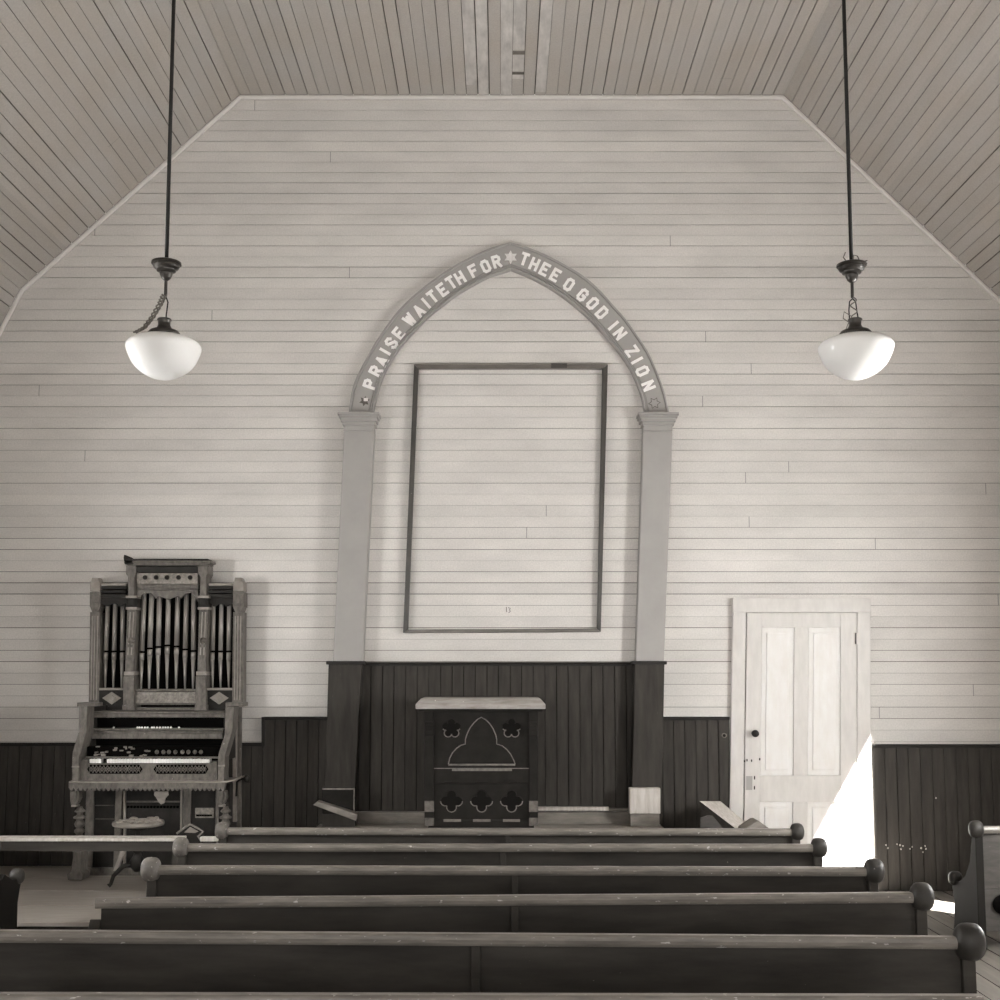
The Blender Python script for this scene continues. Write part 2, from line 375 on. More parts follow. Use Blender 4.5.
# entrance door behind the viewer
mb = MB(); mb.box(-.75, .75, YR, YR + .045, 0, 2.2); o = struct(mb.build('door_2', m_door, bevel=.004), 'closed double entrance door')
q = MB(); q.box(-.87, -.75, YR, YR + .03, 0, 2.32); q.box(.75, .87, YR, YR + .03, 0, 2.32); q.box(-.75, .75, YR, YR + .03, 2.2, 2.32); q.build('door_casing', m_casing, o)
q = MB(); q.lathe([(.001, 0), (.012, 0), (.012, .03), (.028, .04), (.028, .06), (.001, .07)], (.08, YR + .045, 1.0), 'y'); q.build('door_handle', m_iron, o)

# ------------------------------------------------------------------ wainscot (vertical dark boards)
def wainscot(name, px0, px1, top, zb, lab, cap=True, p=.085, xe=None):
    yf = YW - .018; xa = PX(px0, 733, yf)[0]; xb = PX(px1, 733, yf)[0]; zt = PX(500, top, yf)[1]
    if xe and xe < 0: xa = xe
    if xe and xe > 0: xb = xe
    n = max(1, round((xb - xa) / p)); e = (xb - xa) / n; mb = MB()
    for i in range(n):
        g = random.choice([.003, .004, .006]); a = xa + i * e
        mb.box(a + g / 2, a + e - g / 2, yf, YW - .001, zb, zt)
    mb.box(xa, xb, YW - .006, YW - .002, zb, zt, 1)
    o = struct(mb.build(name, [m_dark, m_hole], bevel=.0015, seg=1), lab)
    if cap:
        q = MB(); q.box(xa, xb, yf - .032, YW - .001, zt, zt + .010); q.box(xa, xb, yf - .016, YW - .001, zt - .016, zt - .0005)
        q.build('cap_moulding', m_darkcap, o, bevel=.005)
    return o
Z1 = .18; ZP = PX(500, 823.4, YW)[1]
wainscot('trim_2', 0, 263.4, 744, Z1, 'dark vertical-board wainscot behind the organ', xe=-XW)
wainscot('trim_3', 263.6, 341, 718, Z1, 'raised step of dark wainscot between organ and left column')
wainscot('trim_4', 347, 650, 663.5, ZP + .09, 'tall dark wainscot behind the pulpit')
wainscot('trim_5', 651, 729.5, 718, 0, 'raised step of brown-grey wainscot between right column and door')
w6 = wainscot('trim_6', 872, 1000, 745.5, 0, 'dark wainscot right of the door', xe=XW)
mb = MB(); random.seed(11)
for px_, py_ in ((886, 845), (888, 848), (897, 844), (900, 845), (901, 849), (903, 846), (910, 849), (912, 847), (921, 848), (923, 852), (925, 846), (926, 849), (936, 798), (875, 742.5), (902, 741), (919, 741)):
    cx, cz = PX(px_, py_, YW - .0185); mb.prism([(cx + random.uniform(.004, .009) * math.cos(a), cz + random.uniform(.004, .010) * math.sin(a)) for a in (0, 1.2, 2.5, 3.8, 5.1)], YW - .0192, YW - .0182)
mb.build('paint_chips', m_pale, w6)['kind'] = 'stuff'
random.seed(7)
for s, nm in ((-1, 'trim_7'), (1, 'trim_8')):
    mb = MB(); y = YR
    while y < YW - .03:
        mb.box(min(s * (XW - .018), s * XW), max(s * (XW - .018), s * XW), y + .002, min(y + .083, YW - .06), Z1 * 0 + (Z1 if (s < 0 and y > 6.7) else 0), .93); y += .085
    struct(mb.build(nm, m_dark), 'low dark wainscot along the side wall')
# vertical strip beside the stepped cap
mb = MB(); mb.pbox(261.5, 264.5, 717, 746, YW - .04, YW - .001); struct(mb.build('trim_9', m_darkcap), 'short upright moulding at the wainscot step')

# ------------------------------------------------------------------ platforms
def platform(name, x0, x1, y0, y1, zt, boards_x, lab, m):
    mb = MB(); mb.box(x0, x1, y0 + .02, y1, 0.001, zt - .025, 1)
    if boards_x:
        n = round((y1 - y0) / boards_x); e = (y1 - y0) / n
        for i in range(n): mb.box(x0, x1, y0 + i * e, y0 + (i + 1) * e - .010, zt - .025, zt)
    o = struct(mb.build(name, [m, m_dark], bevel=.002, seg=1), lab)
    return o
platform('floor_platform_left', -XW, -2.02, 6.84, YW - .02, Z1, .485, 'low platform of wide pale boards under the organ', m_plat)
xa = PZ(315, 828, ZP)[0]; xb = PZ(664, 828, ZP)[0]
platform('floor_platform_altar', xa, xb, 7.55, YW - .02, ZP, .16, 'raised altar platform under the pulpit', m_plat)
mb = MB(); mb.pbox(357, 632, 812, 824, YW - .03, YW - .001); struct(mb.build('baseboard_back', m_mid, bevel=.004), 'pale worn baseboard along the altar platform')
mb = MB(); mb.pbox(538, 609, 807, 811, YW - .06, YW - .001); mb.pbox(609, 629, 808.5, 811, YW - .05, YW - .001, 1)
struct(mb.build('trim_10', [m_pale, m_mid], bevel=.004), 'loose pale strip of moulding right of the pulpit')

# ------------------------------------------------------------------ columns (pilasters)
def pilaster(side):
    if side < 0:
        sh = [(333, 662), (362.5, 662), (374, 431), (344, 431)]; cap = (344, 374); low = [(325, 790), (355, 790), (361.5, 664), (328.5, 664)]
        lab = 'left grey wall column with dark lower half'
    else:
        sh = [(636, 662), (664, 662), (672.5, 431), (643.5, 431)]; cap = (643.5, 672.5); low = [(632, 790), (662, 790), (664.5, 664), (635, 664)]
        lab = 'right grey wall column with dark lower half'
    yf = YW - .11; bx, bz = PX((low[0][0] + low[1][0]) / 2, 788, yf)
    t = thing('wall_column', (bx, YW - .05, ZP), lab, 'column', 'wall columns carrying the arch')
    mb = MB(); mb.pp(sh, yf, YW - .001); mb.build('shaft', m_trim, t, bevel=.004)
    mb = MB(); a, b = cap
    for (w_, y0, y1, d) in ((0, 431, 425.5, .115), (1.5, 425.5, 422, .12), (3, 422, 418.5, .13), (4.6, 418.5, 416, .14), (5.8, 416, 413, .15)):
        x0, z0 = PX(a - w_, y0, yf); x1, z1 = PX(b + w_, y1, yf); mb.box(x0, x1, YW - d, YW - .001, z0, z1)
    mb.build('capital', m_trim, t, bevel=.004)
    mb = MB(); yf2 = YW - .125; mb.pp(low, yf2, YW - .001); mb.build('lower_shaft', m_dark, t, bevel=.004)
    mb = MB(); mb.pbox(low[3][0] - 2.5, low[2][0] + 2.5, 661, 664.5, YW - .15, YW - .001); mb.build('cap_moulding', m_darkcap, t, bevel=.004)
    return t
pilaster(-1); pilaster(1)
# plinth blocks at the foot of each column
yb = YW - .2
mb = MB(); mb.pbox(322, 355, 788, 814, yb, YW - .126); o = tag(mb.build('plinth_block', m_pulpit, bevel=.006), 'dark block with a worn pale rim at the foot of the left column', 'block')
x0, z0 = PX(322, 814, yb); x1, z1 = PX(355, 788, yb)
q = MB(); q.box(x0, x1, yb - .006, yb - .0005, z1 - .012, z1); q.box(x1 - .01, x1, yb - .006, yb - .0005, z0, z1 - .012); q.build('worn_rim', m_edge, o)
mb = MB(); x0, z0 = PX(322, 814, yb); mb.box(x0 - .0, PX(355, 814, yb)[0], yb + .004, YW - .126, ZP, z0 - .001); mb.build('base', m_dark, o)
mb = MB(); mb.pbox(629.5, 660.5, 788, 814, yb, YW - .126); o = tag(mb.build('plinth_block', m_pale, bevel=.006), 'pale bare wood block at the foot of the right column', 'block')
mb = MB(); x0, z0 = PX(629.5, 814, yb); mb.box(x0 + .01, PX(660, 814, yb)[0], yb + .03, YW - .126, ZP, z0 - .001); mb.build('base', m_mid, o)
# plank tilted against the left block
mb = MB(); yq = YW - .33; mb.pp([(313, 805), (317, 801.5), (357.5, 814.5), (356, 821)], yq, yq + .11, 0)
tag(mb.build('tilted_plank', m_mid, bevel=.003), 'short worn plank leaning askew below the dark block', 'plank')

# ------------------------------------------------------------------ arch with lettering
outerL = [(349, 413), (354, 384), (370, 352), (383, 331), (399, 310), (416, 293.5), (436, 278), (454, 266), (474, 255.5), (491, 248), (510.5, 242.5)]
outerR = [(510.5, 242.5), (529, 248), (548, 256), (566, 265.5), (584, 276.5), (599, 289.5), (612, 304), (625, 318.5), (636, 334), (648, 352), (656, 370), (664, 391), (669, 413)]
innerL = [(372, 413), (381, 379), (394, 354), (404, 340.5), (416, 327.5), (428, 315), (442, 304), (455, 294), (470, 285), (488, 275.5), (511, 268)]
innerR = [(511, 268), (529, 275), (548, 285), (562.5, 294.5), (576, 305), (588.5, 316), (600, 328), (610.5, 340), (620, 352), (629, 365), (636, 379), (642, 395), (646, 413)]
def resample(p, n):
    d = [0]
    for a, b in zip(p, p[1:]): d.append(d[-1] + math.dist(a, b))
    # Catmull-Rom for smooth curves
    out = []
    for i in range(n + 1):
        s_ = d[-1] * i / n; j = max(k_ for k_ in range(len(d)) if d[k_] <= s_ + 1e-9); j = min(j, len(p) - 2)
        t = (s_ - d[j]) / (d[j + 1] - d[j]); p0 = p[max(j - 1, 0)]; p1 = p[j]; p2 = p[j + 1]; p3 = p[min(j + 2, len(p) - 1)]
        out.append(tuple(.5 * (2 * p1[k_] + (p2[k_] - p0[k_]) * t + (2 * p0[k_] - 5 * p1[k_] + 4 * p2[k_] - p3[k_]) * t * t + (3 * p1[k_] - p0[k_] - 3 * p2[k_] + p3[k_]) * t ** 3) for k_ in (0, 1)))
    return out
N = 26
oL, oR, iL, iR = resample(outerL, N), resample(outerR, N), resample(innerL, N), resample(innerR, N)
def band(mb, A, B, f0, f1, y0, y1):
    """strip between fractions f0..f1 across the band"""
    for h in range(2):
        O, I = (A[h], B[h])
        lo = [tuple(I[i][k_] + (O[i][k_] - I[i][k_]) * f0 for k_ in (0, 1)) for i in range(N + 1)]
        hi = [tuple(I[i][k_] + (O[i][k_] - I[i][k_]) * f1 for k_ in (0, 1)) for i in range(N + 1)]
        v = []
        for i in range(N + 1):
            for q, y in ((lo, y0), (hi, y0), (hi, y1), (lo, y1)):
                x, z = PX(q[i][0], q[i][1], y0); v.append((x, y, z))
        f = []
        for i in range(N):
            for e in range(4): f.append((i * 4 + e, i * 4 + (e + 1) % 4, (i + 1) * 4 + (e + 1) % 4, (i + 1) * 4 + e))
        f.append((0, 1, 2, 3)); f.append((N * 4 + 3, N * 4 + 2, N * 4 + 1, N * 4))
        mb.add(v, f)
ax, az = PX(510, 413, YW)
arch = thing('lettered_arch', (ax, YW, az), 'grey pointed arch band painted with white words above the empty frame', 'arch')
YA = YW - .05
mb = MB(); band(mb, (oL, oR), (iL, iR), .15, .90, YA, YW - .001); mb.build('arch_band', m_trim, arch)
mb = MB(); band(mb, (oL, oR), (iL, iR), .925, 1.02, YA - .014, YW - .001); mb.build('outer_moulding', m_trim, arch, bevel=.003)
mb = MB(); band(mb, (oL, oR), (iL, iR), -.03, .045, YA - .016, YW - .001); mb.build('inner_moulding', m_trim, arch, bevel=.003)
mb = MB(); band(mb, (oL, oR), (iL, iR), .07, .125, YA - .010, YW - .001); mb.build('inner_bead', m_trim, arch)
mb = MB()
for f0, f1 in ((.88, .94), (.035, .08), (.115, .16)): band(mb, (oL, oR), (iL, iR), f0, f1, YA + .022, YW - .002)
mb.build('recess', m_groove, arch)
# block letters as strokes on a 4x6 grid (x 0..4, z 0..6)
G = {'P': [[(0, 0), (0, 6)], [(0, 6), (3, 6), (4, 5), (4, 4), (3, 3), (0, 3)]],
     'R': [[(0, 0), (0, 6)], [(0, 6), (3, 6), (4, 5), (4, 4), (3, 3), (0, 3)], [(2, 3), (4, 0)]],
     'A': [[(0, 0), (2, 6), (4, 0)], [(.8, 2), (3.2, 2)]],
     'I': [[(0, 0), (0, 6)]],
     'S': [[(4, 4.8), (3, 6), (1, 6), (0, 5), (0, 4), (4, 2), (4, 1), (3, 0), (1, 0), (0, 1.2)]],
     'E': [[(4, 0), (0, 0), (0, 6), (4, 6)], [(0, 3), (3, 3)]],
     'W': [[(-.4, 6), (.8, 0), (2, 5), (3.2, 0), (4.4, 6)]],
     'T': [[(2, 0), (2, 6)], [(0, 6), (4, 6)]],
     'H': [[(0, 0), (0, 6)], [(4, 0), (4, 6)], [(0, 3), (4, 3)]],
     'F': [[(0, 0), (0, 6), (4, 6)], [(0, 3), (3, 3)]],
     'O': [[(0, 1), (0, 5), (1, 6), (3, 6), (4, 5), (4, 1), (3, 0), (1, 0), (0, 1)]],
     'G': [[(4, 4.6), (4, 5), (3, 6), (1, 6), (0, 5), (0, 1), (1, 0), (3, 0), (4, 1), (4, 2.8), (2.4, 2.8)]],
     'D': [[(0, 0), (0, 6), (3, 6), (4, 5), (4, 1), (3, 0), (0, 0)]],
     'N': [[(0, 0), (0, 6), (4, 0), (4, 6)]],
     'Z': [[(0, 6), (4, 6), (0, 0), (4, 0)]]}
cl = [tuple((a[k_] + b[k_]) / 2 for k_ in (0, 1)) for a, b in zip(oL + oR[1:], iL + iR[1:])]
def tangent(px, py):
    left = px < 510
    rng = range(0, N) if left else range(N, 2 * N)
    best = min(rng, key=lambda i: math.dist(((cl[i][0] + cl[i + 1][0]) / 2, (cl[i][1] + cl[i + 1][1]) / 2), (px, py)))
    a, b = cl[best], cl[best + 1]; return math.atan2(-(b[1] - a[1]), b[0] - a[0])
def letter(ch, px, py):
    ang = tangent(px, py); U = .091 / 6; yf = YA - .009
    cx, cz = PX(px, py, yf); ca, sa = math.cos(ang), math.sin(ang); mb = MB(); wdt = .0106; ks = .76
    kk = 0
    for st in G[ch]:
        pts = [((a - (0 if ch == 'I' else 2)) * U * ks, (b - 3) * U * .92) for a, b in st]
        for k_, (p, q) in enumerate(zip(pts, pts[1:])):
            d = Vector((q[0] - p[0], q[1] - p[1])); d.normalize(); n_ = Vector((-d.y, d.x)) * wdt; e = d * wdt * .75
            loc = [(p[0] - e.x + n_.x, p[1] - e.y + n_.y), (p[0] - e.x - n_.x, p[1] - e.y - n_.y), (q[0] + e.x - n_.x, q[1] + e.y - n_.y), (q[0] + e.x + n_.x, q[1] + e.y + n_.y)]
            mb.prism([(cx + x * ca - y * sa, cz + x * sa + y * ca) for x, y in loc], yf - kk * .0003, YA + .001); kk += 1
    mb.build('letter', m_letter, arch)
LT = [('P', 200, 770), ('R', 230, 705), ('A', 260, 655), ('I', 277, 608), ('S', 307, 565), ('E', 345, 516), ('W', 397, 447), ('A', 445, 403), ('I', 480, 365), ('T', 513, 333), ('E', 562, 297), ('T', 606, 262), ('H', 650, 238), ('F', 718, 203), ('O', 778, 181), ('R', 833, 158)]
for ch, a, b in LT: letter(ch, 330 + a / 5, 230 + b / 5)
RT = [('T', 122, 145), ('H', 172, 170), ('E', 224, 196), ('E', 277, 225), ('O', 345, 272), ('G', 413, 324), ('O', 463, 366), ('D', 510, 413), ('I', 567, 477), ('N', 600, 517), ('Z', 660, 605), ('I', 685, 652), ('O', 712, 705), ('N', 742, 778)]
for ch, a, b in RT: letter(ch, 500 + a / 5, 230 + b / 5)
def star(px, py, r, m, rot, lab, y=None):
    cx, cz = PX(px, py, YA - .008); pts = []
    for i in range(12):
        a = math.pi * i / 6 + rot; q = r if i % 2 == 0 else r * .55; pts.append((cx + q * math.cos(a), cz + q * math.sin(a)))
    mb = MB(); mb.prism(pts, YA - .008, YA + .001); mb.build('star', m, arch, label=lab)
star(510.6, 257, .053, m_star, math.pi / 2, 'pale six-pointed star at the arch peak')
star(364.5, 401, .040, m_stard, .3, 'dark broken star at the left foot of the arch')
star(654.5, 403, .040, m_trim, .1, 'plain grey star at the right foot of the arch')
cx, cz = PX(365.5, 399.5, YA - .014); mb = MB(); mb.box(cx - .014, cx + .018, YA - .014, YA - .0085, cz - .012, cz + .012); mb.build('star_fragment', m_star, arch)
# dark board around the right star, its shadow outline put into the colour
cx, cz = PX(654.5, 403, YA - .004); mb = MB(); pts = []
for i in range(12):
    a = math.pi * i / 6 + .1; q = .047 if i % 2 == 0 else .028; pts.append((cx + q * math.cos(a), cz + q * math.sin(a)))
mb.prism(pts, YA - .003, YA + .001); mb.build('star_shadow_board', m_stard, arch)

# ------------------------------------------------------------------ empty picture frame
fx, fz = PX(502, 633, YW)
fr = thing('picture_frame', (fx, YW, fz), 'thin dark rectangular empty frame fixed on the wall inside the arch', 'frame')
O_ = [(403, 633), (601, 632), (608, 364), (414, 364)]; I_ = [(408, 629.5), (597, 628.5), (602.5, 368.5), (418.5, 368.5)]
yf = YW - .045
for nm, i, m in (('bottom_rail', 0, m_frame_lit), ('right_rail', 1, m_frame), ('top_rail', 2, m_frame_lit), ('left_rail', 3, m_frame)):  # top and bottom rails get the lit-coloured copy
    j = (i + 1) % 4; mb = MB(); mb.pp([O_[i], O_[j], I_[j], I_[i]], yf, YW - .001); mb.build(nm, m, fr, bevel=.006)
mb = MB(); mb.pbox(551, 567, 363.5, 368, yf - .003, yf + .01); mb.build('stain_patch', m_frame, fr, label='blackened spot on the top rail')
mb = MB(); yq = YW - .003
for st in ([(506.4, 607), (506.4, 612)], [(508.2, 607.6), (510.4, 608.4), (509.4, 610), (510.4, 611.2), (508.6, 612.8)]): mb.tube([(PX(a, b, yq)[0], yq, PX(a, b, yq)[1]) for a, b in st], .0028, 5)
tag(mb.build('painted_number', m_groove), 'tiny dark scrawled number low inside the empty frame', 'mark')

# ------------------------------------------------------------------ door
def dx(px, py):                      # the door leans: pixel x at the top -> at row py
    t = (py - 612) / 190.0; k_ = (857 - px) / 110.0
    return px - 2.6 * t * k_
def dq(mb, x0, x1, t, b, y0, y1, mi=0): mb.pp([(dx(x0, b), b), (dx(x1, b), b), (dx(x1, t), t), (dx(x0, t), t)], y0, y1, mi)
yc = YW - .04; yl = YW - .03
zfl = .005
def floor_clip(x, y):               # pixel row where the floor meets plane y
    return 672 + (CH - zfl) * F / y * 1.0
FB = 889.5
mb = MB(); dq(mb, 733, 746, 612.4, FB, yc, YW - .001); dq(mb, 857.3, 870.6, 612.4, FB, yc, YW - .001); dq(mb, 732.5, 871, 598, 612.4, yc - .006, YW - .001)
door = struct(mb.build('door_1', m_casing, bevel=.003), 'cream painted panel door with casing right of the altar')
for (a, b, nm) in ((747, 762, 'stile'), (840.6, 856.8, 'stile')):
    q = MB(); dq(q, a, b, 613, FB, yl, YW - .001); q.build(nm, m_casing, door, bevel=.002)
for (a, b, t, bb) in ((762, 840.6, 613, 627.5), (762, 840.6, 775.6, 802), (762, 840.6, 866, FB)):
    q = MB(); dq(q, a, b, t, bb, yl, YW - .001); q.build('rail', m_casing, door, bevel=.002)
for (a, b, t, bb) in ((794.5, 808.5, 627.5, 775.6), (794.5, 808.5, 802, 866)):
    q = MB(); dq(q, a, b, t, bb, yl, YW - .001); q.build('mullion', m_casing, door, bevel=.002)
for (a, b, t, bb) in ((762, 794.5, 627.5, 775.6), (808.5, 840.6, 627.5, 775.6), (762, 794.5, 802, 866), (808.5, 840.6, 802, 866)):
    q = MB(); dq(q, a, b, t, bb, yl + .012, YW - .001); dq(q, a + 5, b - 5, t + 5.5, bb - 5.5, yl + .004, yl + .0125); q.build('panel', m_door, door, bevel=.003)
kx, kz = PX(755.5, 733.6, yl - .05)
q = MB(); q.lathe([(.001, 0), (.018, .003), (.026, .014), (.027, .028), (.020, .038), (.009, .044), (.009, .062), (.02, .066), (.02, .07), (.001, .07)], (kx, yl - .07, kz), 'y'); q.build('door_knob', m_iron, door, label='black door knob')
q = MB(); dq(q, 748.5, 754.5, 776, 790, yl - .004, yl - .0003); dq(q, 747.2, 748.2, 776, 790, yl - .006, yl - .0003, 1); dq(q, 756.2, 757.2, 776, 779.5, yl - .005, yl - .0003, 2); dq(q, 756.2, 757.2, 786, 789.5, yl - .005, yl - .0003, 2)
q.build('lock_plate', [m_trim, m_casing, m_hole], door, label='patch left by a removed lock')
q = MB(); dq(q, 855.2, 858.4, 633, 644, yc - .004, yc + .02); dq(q, 855.4, 856.4, 633, 644, yc - .010, yc - .0045, 1); q.build('hinge', [m_casing, m_iron], door)
q = MB()
for (a, b) in ((749, 759), (753.5, 759.5), (761.5, 758), (746.5, 760)): dq(q, a - .6, a + .6, b, b + 2.4, yl - .003, yl - .0003)
q.build('screw_hole', m_hole, door)
# hole in the wainscot by the door
cx, cz = PX(724.3, 735.5, YW - .024); q = MB(); q.lathe([(.001, 0), (.019, 0), (.019, .006), (.001, .006)], (cx, YW - .0255, cz), 'y', mi=0); q.lathe([(.001, 0), (.011, 0), (.011, .004), (.001, .004)], (cx, YW - .0285, cz), 'y', mi=1)
tag(q.build('wall_socket_hole', [m_mid, m_hole]), 'small round hole with a pale rim in wainscot beside the door casing', 'hole')

# ------------------------------------------------------------------ pulpit
YP = 8.2; zp0 = ZP
bx = PX(481, 826, YP)[0]
pu = thing('pulpit', (bx, YP + .2, zp0), 'black wooden pulpit with trefoil front and pale-edged slab top', 'pulpit')
for (a, b) in ((424, 433.5), (529, 538)): mb = MB(); mb.pp([(a + .5, 826), (b, 826), (b, 709), (a, 709)], YP - .02, YP + .04); mb.build('corner_post', m_pulpit, pu, bevel=.004)
zb_ = zp0; 
for (a, b) in ((424.5, 434), (529, 538)):
    for (t_, b2) in ((801, 812), (818, 826)): q = MB(); q.pbox(a, b, t_, b2, YP - .034, YP - .021); q.build('foot_block', m_foot, pu, bevel=.003)
    q = MB(); q.pbox(a, b, 722, 736, YP - .05, YP - .021); q.pbox(a + 1, b - 1, 725, 731, YP - .062, YP - .05); q.build('bracket', m_pulpit, pu, bevel=.008)
# case body
x0, _ = PX(428, 780, YP); x1, _ = PX(534, 780, YP)
_, zt_ = PX(480, 709, YP)
mb = MB(); mb.box(x0, x1, YP + .045, YP + .40, zp0, zt_); mb.build('case', m_pulpit, pu, bevel=.004)
mb = MB(); mb.pbox(433, 529.5, 709, 768.5, YP, YP + .044); mb.build('upper_panel', m_pulpit, pu)
mb = MB(); mb.pbox(433, 529.5, 768.5, 783.5, YP - .012, YP + .044); 
for cxp in (450.5, 481.5, 511.5): mb.pp([(cxp - 8, 783.5), (cxp + 8, 783.5), (cxp + 5, 781.2), (cxp - 5, 781.2)], YP - .018, YP - .0125)
mb.build('middle_rail', m_pulpit, pu, bevel=.002)
mb = MB(); mb.pbox(433, 529.5, 783.5, 820, YP, YP + .044); mb.build('lower_panel', m_pulpit, pu)
mb = MB(); x0, z0 = PX(433, 820, YP - .012); x1, _ = PX(529.5, 820, YP - .012); mb.box(x0, x1, YP - .012, YP + .044, zp0, z0); mb.build('base_rail', m_pulpit, pu, bevel=.003)
for (a, b) in ((443.5, 461), (473, 490.5), (503, 520)):
    q = MB(); q.pbox(a, b, 819.3, 821.8, YP - .019, YP - .0125); q.build('worn_rim', m_edge, pu)
q = MB(); q.pbox(452, 512, 769, 771, YP - .018, YP - .0125); q.pbox(434, 529, 768, 768.8, YP - .015, YP - .0125); q.build('worn_rim', m_edge, pu)
# carved outlines as raised thin fillets, cut shapes as sunk dark pieces
def fillet(name, pts, r, y, m, closed=False, parent=pu):
    P3 = [(PX(a, b, y)[0], y, PX(a, b, y)[1]) for a, b in pts]
    if closed: P3.append(P3[0])
    q = MB(); q.tube(P3, r, 6); return q.build(name, m, parent)
c3 = lambda pts: [(400 + a / 6.25, 680 + b / 6.25) for a, b in pts]
tre = [(302, 527), (310, 490), (328, 455), (352, 428), (380, 408), (408, 400), (409, 370), (420, 335), (437, 300), (460, 270), (485, 245), (508, 233), (535, 248), (560, 272), (582, 305), (597, 340), (604, 370), (604, 400), (640, 412), (668, 435), (692, 465), (710, 500), (720, 527)]
fillet('trefoil_moulding', c3(tre), .0038, YP - .001, m_edge)
fillet('trefoil_sill', c3([(302, 530), (720, 530)]), .0075, YP - .003, m_edge)
def foil(cx, cy, R, r, n, rot):
    lobes = []; 
    for k_ in range(n):
        a0 = rot + 2 * math.pi * k_ / n; cxx, cyy = cx + R * math.cos(a0), cy + R * math.sin(a0)
        half = math.pi * (1 - 1 / n) * .78
        for j in range(9):
            a = a0 - half + 2 * half * j / 8; lobes.append((cxx + r * math.cos(a), cyy + r * math.sin(a)))
    return lobes
for (a, b, n, rot) in ((322, 302, 5, -math.pi / 2), (697, 302, 5, -math.pi / 2), (322, 757, 4, 0), (510, 757, 4, 0), (697, 757, 4, 0)):
    cpx, cpy = 400 + a / 6.25, 680 + b / 6.25; R = 6.1 if n == 4 else 5.9; r = 4.9 if n == 4 else 3.9
    pts = foil(cpx, cpy, R, r, n, rot)
    q = MB(); yy = YP - .0015; V = [(PX(x, y, yy)[0], yy, PX(x, y, yy)[1]) for x, y in pts]; ctr = (PX(cpx, cpy, yy)[0], yy, PX(cpx, cpy, yy)[1])
    q.add([ctr] + V, [(0, i + 1, (i + 1) % len(V) + 1) for i in range(len(V))]); o_ = q.build('foil_cutout', m_hole, pu)
    lowp = [p for p in pts]
    fillet('foil_rim', lowp, .0034, YP - .002, m_pulpit, True)
    # worn lower edges; the light they catch is put in as pale colour
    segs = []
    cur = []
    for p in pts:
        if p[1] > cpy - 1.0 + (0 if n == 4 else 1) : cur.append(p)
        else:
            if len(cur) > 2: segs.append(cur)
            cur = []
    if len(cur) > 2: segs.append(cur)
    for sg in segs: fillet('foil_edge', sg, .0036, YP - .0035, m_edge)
# slab top with bevelled rim
x0, z0 = PX(415.5, 709, YP - .07); x1, z1 = PX(545.5, 698.5, YP - .07); sl_ = .035
v = [(x0, YP - .07, z0), (x1, YP - .07, z0), (x1, YP + .46, z0), (x0, YP + .46, z0),
     (x0, YP - .07, z0 + .032), (x1, YP - .07, z0 + .032), (x1, YP + .46, z0 + .032), (x0, YP + .46, z0 + .032),
     (x0 + sl_, YP - .02, z1), (x1 - sl_, YP - .02, z1), (x1 - sl_, YP + .43, z1), (x0 + sl_, YP + .43, z1)]
mb = MB(); mb.add(v, [(3, 2, 1, 0), (0, 1, 5, 4), (1, 2, 6, 5), (2, 3, 7, 6), (3, 0, 4, 7), (4, 5, 9, 8), (5, 6, 10, 9), (6, 7, 11, 10), (7, 4, 8, 11), (8, 9, 10, 11)])
mb.build('slab_top', M_('worn_pulpit_top', .34, rough=.5, var=.35, scale=9, stretch=(.6, 3, 3), speck=(.7, 30, .7, (1, 1, 1))), pu, bevel=.004)
mb = MB(); mb.box(x0 + .02, x1 - .02, YP - .055, YP + .44, z0 - .018, z0 - .0005); mb.build('under_moulding', m_pulpit, pu, bevel=.004)

m_pewshade = M_('shaded_pew_end', .014, spec=.12, rough=.7)  # darker copy of the pew wood, weak light on the ends put into colour
m_plank = M_('pale_worn_plank', .05, rough=.6, var=.3, scale=10, stretch=(1, 3, 4), speck=(.3, 60, .75, (1, 1, 1)))
